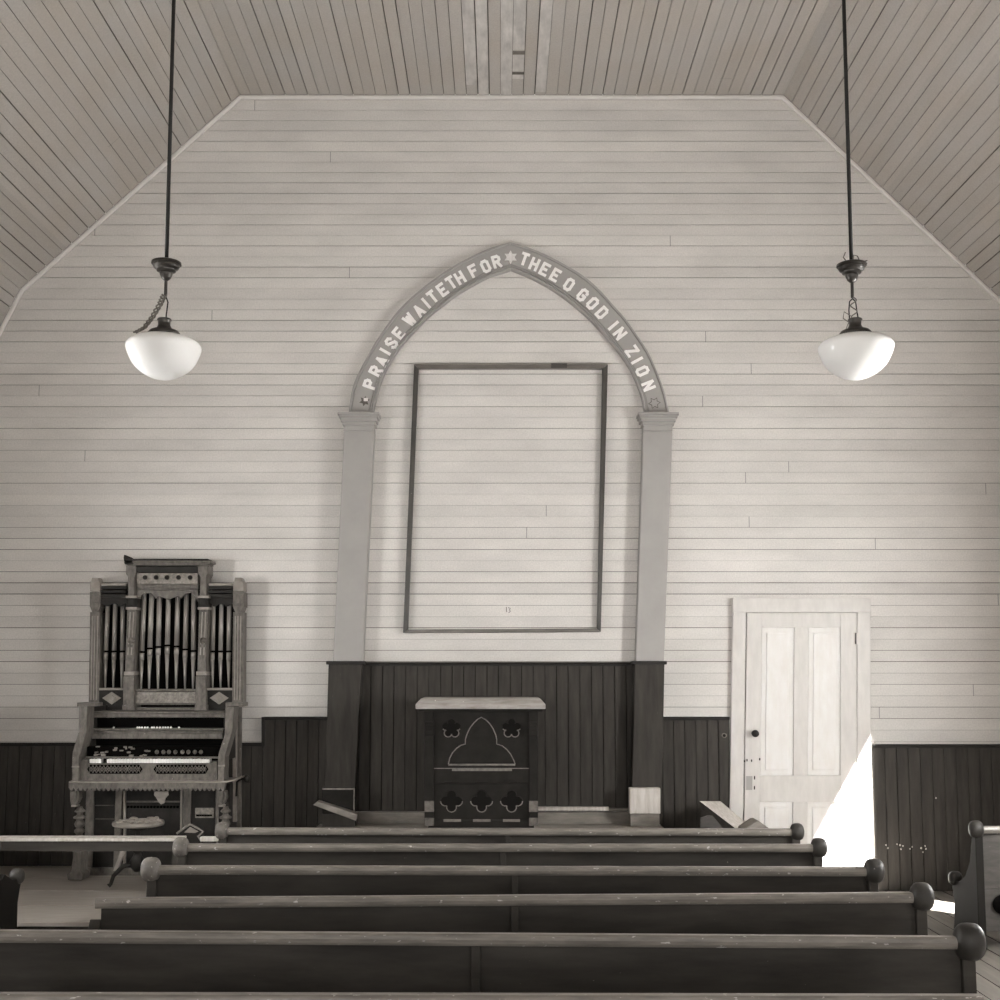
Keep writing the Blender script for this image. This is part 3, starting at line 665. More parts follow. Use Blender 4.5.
# ------------------------------------------------------------------ pews
def pew(name_lab, L, R, zt=.70, knobL=True, knobR=True, stile=None, kr=1.0, seat_dir=1, hole=False, lowback=.10, endR=True, endL=True, back=None, az=.34, endm=None):
    """L, R: pixel ends of the rail's top edge; the back is seen from behind"""
    xl, yl_ = PZ(L[0], L[1], zt); xr, yr_ = PZ(R[0], R[1], zt)
    A = Vector((xl, yl_, 0)); B = Vector((xr, yr_, 0)); c = (A + B) / 2; ln = (B - A).length; ang = math.atan2(B.y - A.y, B.x - A.x)
    t = thing('pew', (c.x, c.y, 0), name_lab, 'pew', 'wooden pews'); t.rotation_euler = (0, 0, ang)
    def bl(mb, nm, m, par=t, **k_):
        o = mb.build(nm, m, None, **k_); o.parent = par; return o
    h = ln / 2
    # rounded rail
    rr = [(0, -.040), (-.006, -.030), (-.008, -.018), (-.004, -.006), (.004, 0), (.030, 0), (.038, -.006), (.040, -.018), (.036, -.040)]
    mb = MB(); mb.prismx([(a, zt + b) for a, b in rr], -h, h); bl(mb, 'top_rail', m_rail, bevel=.002)
    mb = MB(); mb.box(-h + .02, h - .02, .020, .036, .345, zt - .041); mb.box(-h + .02, h - .02, .020, .036, lowback, .342); bl(mb, 'back_panel', back or m_pew)
    if stile is not None:
        sx0 = PX(stile[0], L[1] + 12, (A.y + B.y) / 2)[0]; sx1 = PX(stile[1], L[1] + 12, (A.y + B.y) / 2)[0]
        mb = MB(); mb.box(sx0 - c.x, sx1 - c.x, -.001, .0195, lowback, zt - .041); bl(mb, 'centre_stile', m_pew, bevel=.003)
    mb = MB(); mb.box(-h + .02, h - .02, .033, .36, .29, .315); mb.box(-h + .02, h - .02, .32, .34, .21, .289); bl(mb, 'seat', m_pew, bevel=.004)
    for s, kn, en in ((-1, knobL, endL), (1, knobR, endR)):
        if not en: continue
        x0 = s * h - (.045 if s > 0 else -.0); x1 = x0 + .045
        if s < 0: x0, x1 = -h, -h + .045
        top = zt - .012 if kn else zt - .085
        pro = [(0, 0), (0, top), (.045, top), (.06, .60), (.10, .48), (.18, .385), (.27, .34), (.34, .33), (.38, .34), (.40, .31), (.38, .27), (.36, .20), (.37, .10), (.40, 0)]
        if not kn: pro = [(0, 0), (0, top - .03), (.02, top), (.06, top - .01), (.09, .56), (.12, .46), (.18, .385), (.27, .34), (.34, .33), (.38, .34), (.40, .31), (.38, .27), (.36, .20), (.37, .10), (.40, 0)]
        pro = [(a_, b_ + (az - .34) * (1 if .1 < a_ and .15 < b_ < .40 else 0)) for a_, b_ in pro]
        # gaps: the end panel stands outside the back and seat boards
        mb = MB(); o0 = .024 if s > 0 else -.024; mb.prismx(pro, x0 + o0, x1 + o0); e = bl(mb, 'end_panel', endm or m_pew, bevel=.004)
        cxk = s * (h + .006)
        if kn:
            q = MB(); q.ell((cxk + s * .004, .018, zt - .018), .046 * kr, .048 * kr, .058 * kr, p=.72); bl(q, 'knob', m_knob_lit if s < 0 and not endm else m_knob, e)  # left knobs take the lit-coloured copy
        q = MB(); q.ell((cxk, .375, az), .040, .042, .044, p=.75); bl(q, 'scroll_knob', m_knob, e)
    if hole:
        pass
    return t
pew('front pew nearest the pulpit, shortest in view, round knobs at both ends', (223, 828), (796, 829), stile=(505, 511), kr=.85)
pew('second pew from the pulpit, its left knob worn square and coloured as lit', (182, 844), (818, 844.5), stile=(500, 506), kr=.9)
pew('third pew from the pulpit, its left knob large with a pale chipped rim', (152, 866), (873, 867.5), stile=(512, 518), kr=.98)
pew('fourth pew from the pulpit, with no knob on its broken left end', (95, 898.5), (921, 893), knobL=False, stile=(511, 519), kr=1.0)
pew('fifth pew, long dark back across the bottom with a big right knob', (-16, 931), (968, 937.5), knobL=True, stile=(471, 480), kr=1.1)
pew('nearest pew, only its pale top rail showing along the bottom edge', (-60, 994.5), (984, 996.5), knobL=True, knobR=False, stile=(450, 462), endR=False)
pr = pew('right-hand pew cut by the right edge, pale-lit plank back and dark curled end', (979, 826.5), (1170, 826.5), kr=.88, back=m_plank, endm=m_pewshade)
q = MB(); 
for i in range(24): pass
a_ = []
cx, cz = 0, 0
yy = PZ(972, 826.5, .70)[1]; hx, hz = PX(1003, 905, yy); c0 = pr.location
q.lathe([(.001, 0), (.055, 0), (.055, .003), (.001, .003)], (0, 0, 0), 'y', n=24)
o_ = q.build('hand_hole', m_black); o_.parent = pr; o_.location = (hx - c0.x, .0085, hz); o_['label'] = 'dark oval hand hole in the plank back'
pew('left-hand pew at the left edge, only its dark curled arm end showing', (-190, 844), (-12, 844), kr=.95, az=.47, endm=m_pewshade)

# ------------------------------------------------------------------ low bench-like rail on the left platform
YB = 7.32; zt_ = PX(100, 840.5, YB)[1]
x0 = -XW + .02; x1 = PX(181, 840, YB)[0]
b_ = thing('plank_rail', ((x0 + x1) / 2, YB + .06, Z1), 'low dark rail with a pale top plank crossing in front of the organ', 'rail')
mb = MB(); mb.box(x0, x1, YB, YB + .13, zt_ - .006, zt_ + .012); mb.build('top_plank', m_pale, b_, bevel=.003)
mb = MB(); z2 = PX(100, 851.5, YB)[1]; mb.box(x0, x1 - .01, YB + .015, YB + .035, z2, zt_ - .0065); mb.build('apron', m_pew, b_)
for xx in (x0 + .01, x1 - .06): mb = MB(); mb.box(xx, xx + .05, YB + .036, YB + .10, Z1, zt_ - .0065); mb.build('post', m_pew, b_)

# tent-like worn board object and pale ledge near the organ's foot
c10 = lambda pts: [(160 + a / 10, 800 + b / 10) for a, b in pts]
YQ = 7.62
mb = MB(); mb.pp(c10([(165, 335), (300, 238), (435, 312), (440, 340), (405, 400), (395, 480), (170, 480)]), YQ, YQ + .05)
bxx, bzz = PX(190, 848, YQ); mb.box(bxx - .08, bxx + .08, YQ + .005, YQ + .045, Z1, bzz + .0)
o = tag(mb.build('peaked_box', m_pulpit, bevel=.003), 'small dark peaked box with a pale worn rim before the organ, behind second pew', 'box')
q = MB(); yq = YQ - .003; pts = c10([(168, 335), (235, 285), (300, 242), (370, 278), (432, 315), (380, 365), (405, 400)]); q.tube([(PX(a, b, yq)[0], yq, PX(a, b, yq)[1]) for a, b in pts], .007, 6); q.build('worn_rim', m_edge, o)
q = MB(); q.pp(c10([(240, 325), (300, 268), (385, 315), (350, 330)]), YQ - .004, YQ - .0005); q.build('worn_face', m_mid, o)
mb = MB(); mb.pbox(200, 218, 837, 841.5, 7.16, 7.2); z2 = PX(200, 841.5, 7.16)[1]; mb.box(PX(203, 838, 7.16)[0], PX(215, 838, 7.16)[0], 7.17, 7.19, 0, z2 - .0005, 1)
tag(mb.build('short_stand', [m_pale, m_pew], bevel=.002), 'pale flat board end beside the peaked box', 'board')

# ------------------------------------------------------------------ stair cheek by the door
YS = 8.3
sc_ = thing('stair_cheek', (1.6, YS, 0), 'pale sloping stair cheek board below the wainscot left of the door', 'board')
def P3(px, py, Y): x, z = PX(px, py, Y); return Vector((x, Y, z))
qa, qb, qc, qd = P3(699.5, 801, 8.25), P3(720.5, 801, 8.72), P3(764, 838, 8.3), P3(748, 838, 7.9)
th = Vector((0, 0, -.045)); mb = MB(); V = [qa, qb, qc, qd] + [p + th for p in (qa, qb, qc, qd)]
mb.add(V, [(0, 1, 2, 3), (7, 6, 5, 4), (0, 3, 7, 4), (3, 2, 6, 7), (2, 1, 5, 6), (1, 0, 4, 5)])
mb.mi[:] = [0, 1, 1, 1, 1, 1]; mb.build('sloping_board', [m_pale, m_dark], sc_, bevel=.002)  # dark side faces: the board's shadow side put into their colour
mb = MB(); e = .047
V = [qa + Vector((.01, .01, -e)), qd + Vector((.01, .01, -e)), Vector((qd.x + .01, qd.y + .01, .002)), Vector((qa.x + .01, qa.y + .01, .002))]
V += [p + Vector((.02, .01, 0)) for p in V]
mb.add(V, [(0, 1, 2, 3), (7, 6, 5, 4), (0, 4, 5, 1), (1, 5, 6, 2), (2, 6, 7, 3), (3, 7, 4, 0)]); mb.build('side_board', m_dark, sc_)
mb = MB(); mb.pp([(701, 828), (701, 818), (708, 815.5), (713, 816), (723, 828), (723, 850), (701, 850)], 7.8, 7.82)
x0, z0 = PX(702, 849, 7.8); x1, _ = PX(722, 849, 7.8); mb.box(x0, x1, 7.8, 7.82, .002, z0)
tag(mb.build('scrap_board', m_plank), 'small brown board end propped under the pale sloping board', 'board')
mb = MB(); YT = 7.62; mb.pp([(744, 829.5), (756, 821.5), (759, 821), (770, 829), (772, 845), (742, 845)], YT, YT + .18)
x0, z0 = PX(742, 845, YT); x1, _ = PX(772, 845, YT); mb.box(x0, x1, YT, YT + .18, .002, z0 - .0005)
tag(mb.build('newel_block', m_mid, bevel=.003), 'low brown peaked post top just left of the sunlit door', 'post')

# ------------------------------------------------------------------ pump organ
YT_, YK, YBD = 8.60, 8.2, 8.40       # top case front, keyboard front, body front
ox = PX(155, 875, YK)[0]
og = thing('pump_organ', (ox, 8.45, Z1), 'carved pump organ with a pipe-topped case and white keyboard', 'organ')
def part(nm, m, *shapes, bevel=.003, parent=og, label=None):
    mb = MB()
    for s_ in shapes:
        s_(mb)
    return mb.build(nm, m, parent, bevel=bevel, label=label)
def B(x0, x1, t, b, y0, y1): return lambda mb: mb.pbox(x0, x1, t, b, y0, y1)
def PP(pts, y0, y1): return lambda mb: mb.pp(pts, y0, y1)
yt = YT_
part('case_back', m_black, B(96, 236, 600, 712, yt + .10, yt + .13), B(128, 204, 572, 600, yt + .10, yt + .13))
for (a0, a1, b0, b1) in ((90, 100, 88.5, 99), (233, 243.5, 232, 243)):
    part('side_post', m_org, PP([(b0, 703), (b1, 703), (a1, 612), (a0, 612)], yt, yt + .11))
    part('post_fluting', m_orgl, *[PP([(b0 + k_, 700), (b0 + k_ + 1, 700), (a0 + k_ + 1, 616), (a0 + k_, 616)], yt - .006, yt - .0005) for k_ in (1.8, 4.4, 7.2)], bevel=0)
    part('post_capital', m_org, B(a0 - .3, a1 + .3, 592, 607, yt - .02, yt + .11), B(a0 + 1, a1 - 1, 594, 603, yt - .028, yt - .0205), PP([(a0 + 2, 612), (a1 - 2, 612), (a1, 607), (a0, 607)], yt - .012, yt + .10))
    part('post_top', m_orgl, B(a0, a1, 581.5, 591.5, yt - .015, yt + .10), PP([(a0 + 1, 581.5), (a1 - 1, 581.5), (a1 - 2.2, 577.5), (a0 + 2, 577.5)], yt - .005, yt + .09))
for (a0, a1, b0, b1) in ((126.5, 136, 123, 133.5), (198.5, 208, 195.5, 205.5)):
    yq = yt - .045
    part('inner_post', m_org, PP([(b0 + 1.8, 675), (b1 - .2, 675), (a1, 609), (a0 + .6, 609)], yq, yt + .11))
    part('post_fluting', m_orgl, *[PP([(b0 + k_, 655), (b0 + k_ + 1, 655), (a0 + k_, 612), (a0 + k_ - 1, 612)], yq - .006, yq - .0005) for k_ in (4.2, 7.6)], bevel=0)
    part('post_capital', m_orgd, B(a0 - .5, a1 + .6, 598, 607, yq - .012, yt + .11), B(a0 + 1.5, a1 - 1.5, 599.5, 605.5, yq - .022, yq - .0125))
    part('post_ring', m_orgl, B(a0 - 1, a1 + .8, 595.5, 598, yq - .02, yt + .11), B(a0 - 1, a1 + .8, 607, 609.5, yq - .02, yt + .11), B(b0 + .5, b1 + .8, 671.5, 675.5, yq - .02, yt + .11))
    part('post_head', m_org, PP([(a0 + 1.3, 595.5), (a1 - 1.5, 595.5), (a1 - 1.8, 577), (a1, 574), (a1, 565.5), (a0 - .5, 565.5), (a0 - .5, 574), (a0 + 1.8, 577)], yq, yt + .11))
    part('post_foot', m_org, B(b0, b1, 676, 706, yq - .012, yt + .1), B(b0 - .8, b1 + .8, 705, 712.5, yq - .02, yt + .1))
    cx, cz = PX((a0 + a1 + b0 + b1) / 4 + .8, 640.5, yq - .01)
    q = MB(); q.lathe([(.001, -.03), (.012, -.028), (.022, -.014), (.027, 0), (.027, .012)], (cx, yq - .0005, cz), 'y', n=12); q.box(cx - .022, cx + .022, yq - .012, yq - .0005, cz - .05, cz - .028); q.build('rosette', m_org, og)
part('cornice', m_org, B(124, 211, 560.5, 563, yt - .05, yt + .10), B(127, 209, 563.2, 565.3, yt - .04, yt + .10))
part('cornice_top_board', m_orgd, B(133, 208, 558.8, 560.3, yt - .04, yt + .1))
part('broken_finial', m_orgd, PP([(124.5, 564), (133, 564.5), (133, 561), (131.5, 557.5), (124, 554.5), (123.5, 558)], yt - .05, yt - .01))
part('frieze_moulding', m_orgd, B(136.5, 198, 566.5, 572.5, yt - .03, yt + .09))
part('frieze', m_burl, B(136.5, 198, 573, 584, yt - .015, yt + .09))
for px_ in (145, 156, 167, 178.5, 190):
    cx, cz = PX(px_, 577.5, yt - .02); q = MB(); q.lathe([(.001, -.03), (.010, -.028), (.016, -.012), (.017, 0)], (cx, yt - .0155, cz), 'y', n=12); q.build('boss', m_orgd, og)
part('frieze_lower_moulding', m_org, B(136.5, 198, 584.3, 588, yt - .03, yt + .09), B(136.5, 198, 588.2, 590, yt - .015, yt + .09))
# scalloped valances
def val(x0, x1, t, b, n, yv):
    pts = [(x0, t), (x1, t)]; m_ = 5
    low = []
    for i in range(n):
        for j in range(m_): u = j / m_; xx = x1 - (x1 - x0) * (i + u) / n; low.append((xx, b - (b - t) * .55 * abs(math.cos(math.pi * u))))
    low.append((x0, b - (b - t) * .5)); return PP(list(reversed(pts + low)), yv, yv + .02)
part('valance', m_org, PP([(137, 590.3), (137, 600), (139, 598), (142, 594.5), (147, 592.8), (152, 593), (155.5, 598.5), (158, 596), (163, 597.5), (168, 599.5), (173, 597.5), (178, 596), (181, 598.5), (184, 594.5), (190, 592.5), (194.5, 595), (198, 602), (198, 590.3)], yt - .01, yt + .015), bevel=0)
for (a, b) in ((101, 126), (208.5, 232.5)):
    part('side_cornice', m_orgd, B(a, b, 586, 589, yt - .03, yt + .1), B(a, b, 590, 593, yt - .02, yt + .1), B(a, b, 594, 597.5, yt - .01, yt + .1), B(a, b, 597.6, 600, yt, yt + .1))
    part('side_cornice_edge', m_orgl, B(a, b, 583.3, 585.7, yt - .04, yt + .11))
    part('side_valance', m_orgd, val(a, b, 600, 607.5, 2, yt - .005), bevel=0)
# pipes
def pipe(xt, xm, xb_, ytop, ym, yb_, wpx):
    y = yt + .045; mb = MB()
    s_ = y / F
    T = PX(xt, ytop, y); Mo = PX(xm, ym, y); Mb = PX(xm - .3, ym + 9, y); Bo = PX(xb_, yb_, y); r = wpx / 2 * s_
    mb.tube([(T[0], y, T[1]), (Mo[0], y, Mo[1])], r, 12)
    mb.tube([(Mo[0], y + .012, Mo[1] + .001), (Mo[0], y + .012, Mo[1] - .014)], r * .85, 10, 1)
    mb.tube([(Mo[0], y, Mo[1] - .0145), (Mb[0], y, Mb[1])], r * 1.0, 10)
    mb.tube([(Mb[0], y, Mb[1]), (Bo[0], y, Bo[1])], [r * .9, r * .35], 10)
    mb.build('pipe', [m_pipe, m_black], og)
for xt, xm, xb_, ym in ((144.5, 141.8, 141, 651), (151.8, 150, 149, 647.5), (159.7, 158.4, 158, 646), (168.7, 167.4, 167, 644.5), (178, 176.7, 176, 645.5), (186.6, 185.4, 185, 648.5), (193.8, 193.6, 193, 650)):
    pipe(xt, xm, xb_, 591, ym, 690, 4.9)
for xt, xm, xb_ in ((108, 106, 105.2), (115.5, 114.2, 113.2), (122.8, 122.4, 121.5), (213.6, 212.6, 212.6), (221.6, 220.6, 220.6), (229.4, 228.8, 228.8)):
    pipe(xt, xm, xb_, 602, 650.5, 689, 4.4)
part('lower_frieze', m_burl, B(134, 195.5, 692, 703, yt - .01, yt + .09))
part('lower_frieze_frame', m_org, B(134, 195.5, 689, 691.6, yt - .025, yt + .09), B(134, 195.5, 703.3, 705, yt - .018, yt + .09), B(134, 195.5, 707.5, 710, yt - .03, yt + .09))
for (a, b, c_) in ((99, 123, 111.5), (206, 232, 219)):
    part('side_panel', m_orgd, B(a, b, 690.5, 712, yt + .0, yt + .09))
    part('side_panel_edge', m_orgl, B(a, b, 688, 690.3, yt - .012, yt + .09))
    part('diamond', m_orgl, PP([(c_ - 9.5, 698), (c_, 704.5), (c_ + 9.5, 698), (c_, 691.8)], yt - .01, yt - .0005), PP([(c_ - 4.5, 698), (c_, 701.5), (c_ + 4.5, 698), (c_, 694.8)], yt - .02, yt - .0105))
for (a, b) in ((77, 99.5), (225.5, 243)):
    part('shelf_end', m_org, B(a, b, 702.5, 706.5, yt - .07, yt + .10)); 
# upper rails of the keyboard case
yu = 8.32
part('upper_rail', m_org, B(91, 226, 711.5, 713.3, yu - .02, 8.6), B(92, 225.5, 713.5, 717.5, yu, yu + .12))
part('music_cavity', m_black, B(93, 225, 717.8, 760, yu + .06, yu + .10))
part('middle_rail', m_org, B(89, 223.5, 728.5, 730.5, yu - .045, yu + .055), B(88.5, 223, 731, 732.8, yu - .035, yu + .05), B(88, 222.5, 733, 738.8, yu - .03, yu + .05))
part('desk_side', m_orgd, B(92, 94.5, 717.8, 728.3, yu, yu + .06), B(223.5, 225, 717.8, 728.3, yu, yu + .06))
part('inner_side', m_orgd, B(87.5, 91.5, 706.8, 760, YK + .085, 8.59), B(224.5, 228, 706.8, 760, YK + .085, 8.59))
# row of little pale pins above the rail
q = MB()
for px_ in (113.7, 137.5, 139.5, 142, 145, 147.5, 152, 154, 157, 160, 163, 165.5, 168, 171, 179): cx, cz = PX(px_, 727.6, yu - .02); q.ell((cx, yu - .02, cz), .008, .006, .008, 8, 6)
q.build('pin_row', m_ivory, og)
# stop board
part('stop_board', m_black, B(87, 220, 746.5, 756.5, yu - .075, yu + .055))
for px_ in (157, 163.5, 169, 175.5, 182.5, 188.5, 195, 201):
    cx, cz = PX(px_, 752, yu - .09); q = MB(); q.lathe([(.001, -.02), (.012, -.018), (.015, -.008), (.009, 0), (.009, .015)], (cx, yu - .085, cz), 'y', n=12); q.build('stop_knob', m_org, og)
q = MB(); random.seed(3)
for i in range(24):
    px_ = random.uniform(92, 146); py_ = random.uniform(746, 755.5); w_ = random.uniform(1.2, 4.2); h_ = random.uniform(.8, 2.2)
    q.pbox(px_, px_ + w_, py_, py_ + h_, yu - .085 - random.uniform(.004, .02), yu - .076)
q.build('debris', m_mid, og, bevel=.001)
part('key_shelf', m_org, B(84, 219, 756.8, 758.6, yu - .11, yu - .076))
# keys
n_ = 42; x0 = 89.5; x1 = 210; q = MB()
for i in range(n_):
    if i == 5: q.build('white_keys', m_ivory, og, bevel=.0015); q = MB()
    a = x0 + (x1 - x0) * i / n_; b = x0 + (x1 - x0) * (i + 1) / n_ - .35
    if 100.3 < (a + b) / 2 < 105.6: continue
    q.pbox(a, b, 759.2, 763, yu - .15, yu - .09)
q.build('white_keys', m_ivory, og, bevel=.0015)
q = MB()
for i in range(n_ - 1):
    if i % 7 in (2, 6): continue
    a = x0 + (x1 - x0) * (i + 1) / n_; cx, cz = PX(a, 760, yu - .12); q.box(cx - .005, cx + .005, yu - .115, yu - .078, cz + .004, cz + .010)
q.build('black_keys', m_black, og)
# keyslip with two pierced fret panels
yk = YK
part('keyslip', m_org, PP([(79, 783), (217.5, 783), (217, 761.5), (211, 761.5), (211, 763.4), (88, 763.4), (88, 760), (79.5, 760)], yk - .02, yk + .04))
for (a, b) in ((87, 142.5), (153.5, 208.5)):
    c_ = 3.2; t, bt = 764.6, 773.8; m2 = (t + bt) / 2
    part('fret_recess', m_black, PP([(a, m2), (a + c_, bt), (b - c_, bt), (b, m2), (b - c_, t), (a + c_, t)], yk - .023, yk - .0205), bevel=0)
    q = MB(); nn = 14; yy = yk - .0275
    for i in range(nn):
        u0 = a + 2.2 + (b - a - 4.4) * i / nn; u1 = a + 2.2 + (b - a - 4.4) * (i + 1) / nn
        for (p, r_) in (((u0, t + .8), (u1, bt - .8)), ((u0, bt - .8), (u1, t + .8))):
            A_ = PX(*p, yy); B_ = PX(*r_, yy); q.tube([(A_[0], yy, A_[1]), (B_[0], yy, B_[1])], .0028, 5)
        cc = PX((u0 + u1) / 2, m2, yy); q.tube([(cc[0] + .011 * math.cos(g_), yy, cc[1] + .011 * math.sin(g_)) for g_ in [j * math.pi / 4 for j in range(9)]], .0026, 5)
    q.build('fretwork', m_org, og)
# cheeks
cheekL = [(72, 783), (78.5, 783), (79, 757), (80, 755), (86.5, 732), (87.5, 706.5), (79, 706.5), (78.5, 732), (72.5, 752), (72, 757)]
cheekR = [(218, 783), (224, 783), (224.5, 757), (226, 752), (232.5, 730), (234.5, 706.5), (225.5, 706.5), (224.5, 735), (219, 752), (218, 757)]
for pts in (cheekL, cheekR):
    part('cheek', m_org, PP(pts, yk - .06, yk + .08))
part('cheek_band', m_orgl, B(71.5, 79.2, 766, 767.5, yk - .07, yk - .0605), B(217.5, 225, 765, 766.5, yk - .07, yk - .0605))
part('side_stile', m_orgl, PP([(232.5, 822), (236, 822), (236.5, 707), (232.5, 707)], 8.52, 8.56), label='pale right-hand stile')
part('side_board', m_org, PP([(236.3, 872), (240.5, 872), (241, 707), (236.8, 707)], 8.66, 8.70))
# apron with scalloped hem
sc = [(68.5, 783), (68.5, 788)]
n_ = 34; 
for i in range(n_):
    for j in range(4):
        u = (i + j / 4) / n_; sc.append((69 + (225 - 69) * u, 787.6 + 3.6 * abs(math.sin(math.pi * j / 4))))
sc += [(225, 788), (226, 783)]
part('scalloped_apron', m_org, PP(sc, yk - .085, yk - .06), bevel=0)
part('apron_shelf', m_orgl, B(68.5, 226, 781.3, 783, yk - .10, yk + .2), PP([(226, 783.2), (236, 780.5), (236, 779), (226, 781.4)], yk - .09, yk + .2), bevel=.004)
# consoles and turned legs
for (c_, s_) in ((74.5, 1), (221.5, 1)):
    part('console', m_org, PP([(c_ - 4.5, 791), (c_ + 4, 791), (c_ + 4.5, 798), (c_ + 2.5, 803), (c_ + .5, 805), (c_ - 3.5, 805), (c_ - 4.5, 800)], yk - .05, yk + .02), PP([(c_ - 2.8, 791), (c_ + 1.8, 791), (c_ + 1.2, 803), (c_ - 2, 803)], yk - .065, yk - .0505))
    part('console_foot', m_orgl, B(c_ - 3.5, c_ + 2.2, 805.2, 807, yk - .055, yk + .01))
    cx, cz = PX(c_ + 1.8, 875, yk - .01); top = PX(c_ + 1.8, 807, yk - .01)[1]; H_ = top - Z1
    pr_ = []
    for (r_, u) in ((.016, 1.0), (.020, .97), (.034, .95), (.036, .93), (.018, .91), (.022, .88), (.042, .86), (.042, .84), (.02, .82), (.03, .79), (.036, .76), (.028, .72), (.018, .71), (.034, .68), (.034, .65), (.02, .62), (.03, .52), (.038, .4), (.034, .22), (.03, .16)): pr_.append((r_, u * H_))
    pr_.reverse(); mb = MB(); mb.lathe(pr_, (cx, yk + .02, Z1), 'z', n=16); mb.build('turned_leg', m_org, og)
    f_ = -1
    mb = MB(); x_ = cx
    mb.pp([(c_ - 7, 880), (c_ + 8, 880), (c_ + 9, 874), (c_ + 6, 872), (c_ + 7, 852), (c_ - 1, 852), (c_ - 4, 872), (c_ - 8, 874)], yk - .04, yk + .1)
    mb.build('foot', m_org, og, bevel=.006)
# body
x0 = PX(84, 800, YBD)[0]; x1 = PX(229, 800, YBD)[0]; zt2 = PX(84, 784.5, YBD)[1]
mb = MB(); mb.box(x0, x1, YBD + .02, YW - .06, Z1, zt2); mb.build('body', m_orgd, og, bevel=.003)
for (a, b) in ((85, 93), (114.5, 121), (182.5, 190), (215, 218)):
    x0_, _ = PX(a, 830, YBD); x1_, _ = PX(b, 830, YBD); q = MB(); q.box(x0_, x1_, YBD - .005, YBD + .0195, Z1, zt2 - .01); q.build('body_stile', m_org, og, bevel=.003)
part('body_bead', m_orgl, B(123, 125, 791, 871, YBD - .012, YBD + .019), B(180, 181.8, 791, 871, YBD - .012, YBD + .019))
for g_ in ((126, 179.5, 801, 802.5), (95, 113.5, 805, 806), (95, 113.5, 818.5, 819.5)): part('panel_moulding', m_org, B(*g_, YBD + .004, YBD + .019))
q = MB()
for i in range(16): cx, cz = PX(128 + i * 3.3, 807, YBD + .01); q.ell((cx, YBD + .012, cz), .010, .008, .009, 8, 6)
q.build('dentil_beading', m_black, og)
part('side_lattice', m_burl, B(195, 214, 808, 818, YBD + .006, YBD + .019)); part('side_lattice_slot', m_black, B(196, 212, 814.5, 816.3, YBD + .002, YBD + .0055), bevel=0)
part('pedal', m_orgl, PP([(113, 871), (117, 871), (124, 851), (121, 850)], YBD - .10, YBD - .06))
part('plinth', m_org, B(84, 229, 868, 877.5, YBD - .02, YBD + .019))
# crank knob on the right side
cx, cz = PX(240, 779.5, yk + .1)
q = MB(); q.lathe([(.01, 0), (.01, .02), (.024, .026), (.028, .04), (.024, .056), (.001, .06)], (cx, yk + .14, cz), 'x', n=14); q.build('side_knob', m_orgd, og)
q = MB(); q.tube([(cx, yk + .14, cz), (cx - .03, yk + .14, cz - .02), (cx - .035, yk + .15, cz - .12)], .008, 8); q.build('side_lever', m_iron, og)
# scrap of paper hanging below the apron
mb = MB(); pts = [(154.5, 791.5), (168, 791.5), (168.5, 795), (165.5, 798), (164.5, 803), (161, 804.5), (158.5, 802), (156, 797.5), (154, 795)]
mb.pp(pts, yk - .045, yk - .04); tag(mb.build('hanging_scrap', m_mid), 'torn pale scrap hanging beneath the scalloped organ apron', 'scrap')

# ------------------------------------------------------------------ organ stool
YSt = 7.95; sx, sz = PX(138.5, 822, YSt)
st = thing('organ_stool', (sx, YSt, Z1), 'round swivel stool with a worn seat before the organ', 'stool')
mb = MB(); rs = 25 * YSt / F
mb.lathe([(.001, -.028), (rs * .8, -.028), (rs * .97, -.02), (rs, -.006), (rs * .97, .006), (rs * .5, .012), (.001, .012)], (sx, YSt, sz), 'z', n=32); mb.build('seat', m_mid, st)
mb = MB(); random.seed(5)
for i in range(26):
    a = random.uniform(0, 6.28); r_ = random.uniform(.2, .97) * rs; mb.ell((sx + r_ * math.cos(a), YSt + r_ * math.sin(a), sz + .012), random.uniform(.012, .03), random.uniform(.012, .03), random.uniform(.005, .012), 8, 6)
mb.build('torn_padding', m_cloth, st)['kind'] = 'stuff'
mb = MB(); H_ = sz - .03 - Z1
mb.lathe([(.02, .10), (.045, .13), (.05, .17), (.03, .2), (.022, .22), (.04, .235), (.048, .25), (.03, .265), (.02, .28), (.035, .30), (.035, .315), (.018, .33), (.016, H_ - .03), (.06, H_ - .02), (.06, H_ + .002)], (sx, YSt, Z1), 'z', n=16); mb.build('column', m_orgd, st)
for k_ in range(3):
    a = math.radians(205 + 120 * k_); d = Vector((math.cos(a), math.sin(a), 0)); c = Vector((sx, YSt, Z1))
    mb = MB(); mb.tube([c + d * .03 + Vector((0, 0, .15)), c + d * .09 + Vector((0, 0, .14)), c + d * .15 + Vector((0, 0, .08)), c + d * .165 + Vector((0, 0, .03)), c + d * .18 + Vector((0, 0, .018))], [.016, .016, .014, .012, .015], 10); mb.build('leg', m_orgd, st)

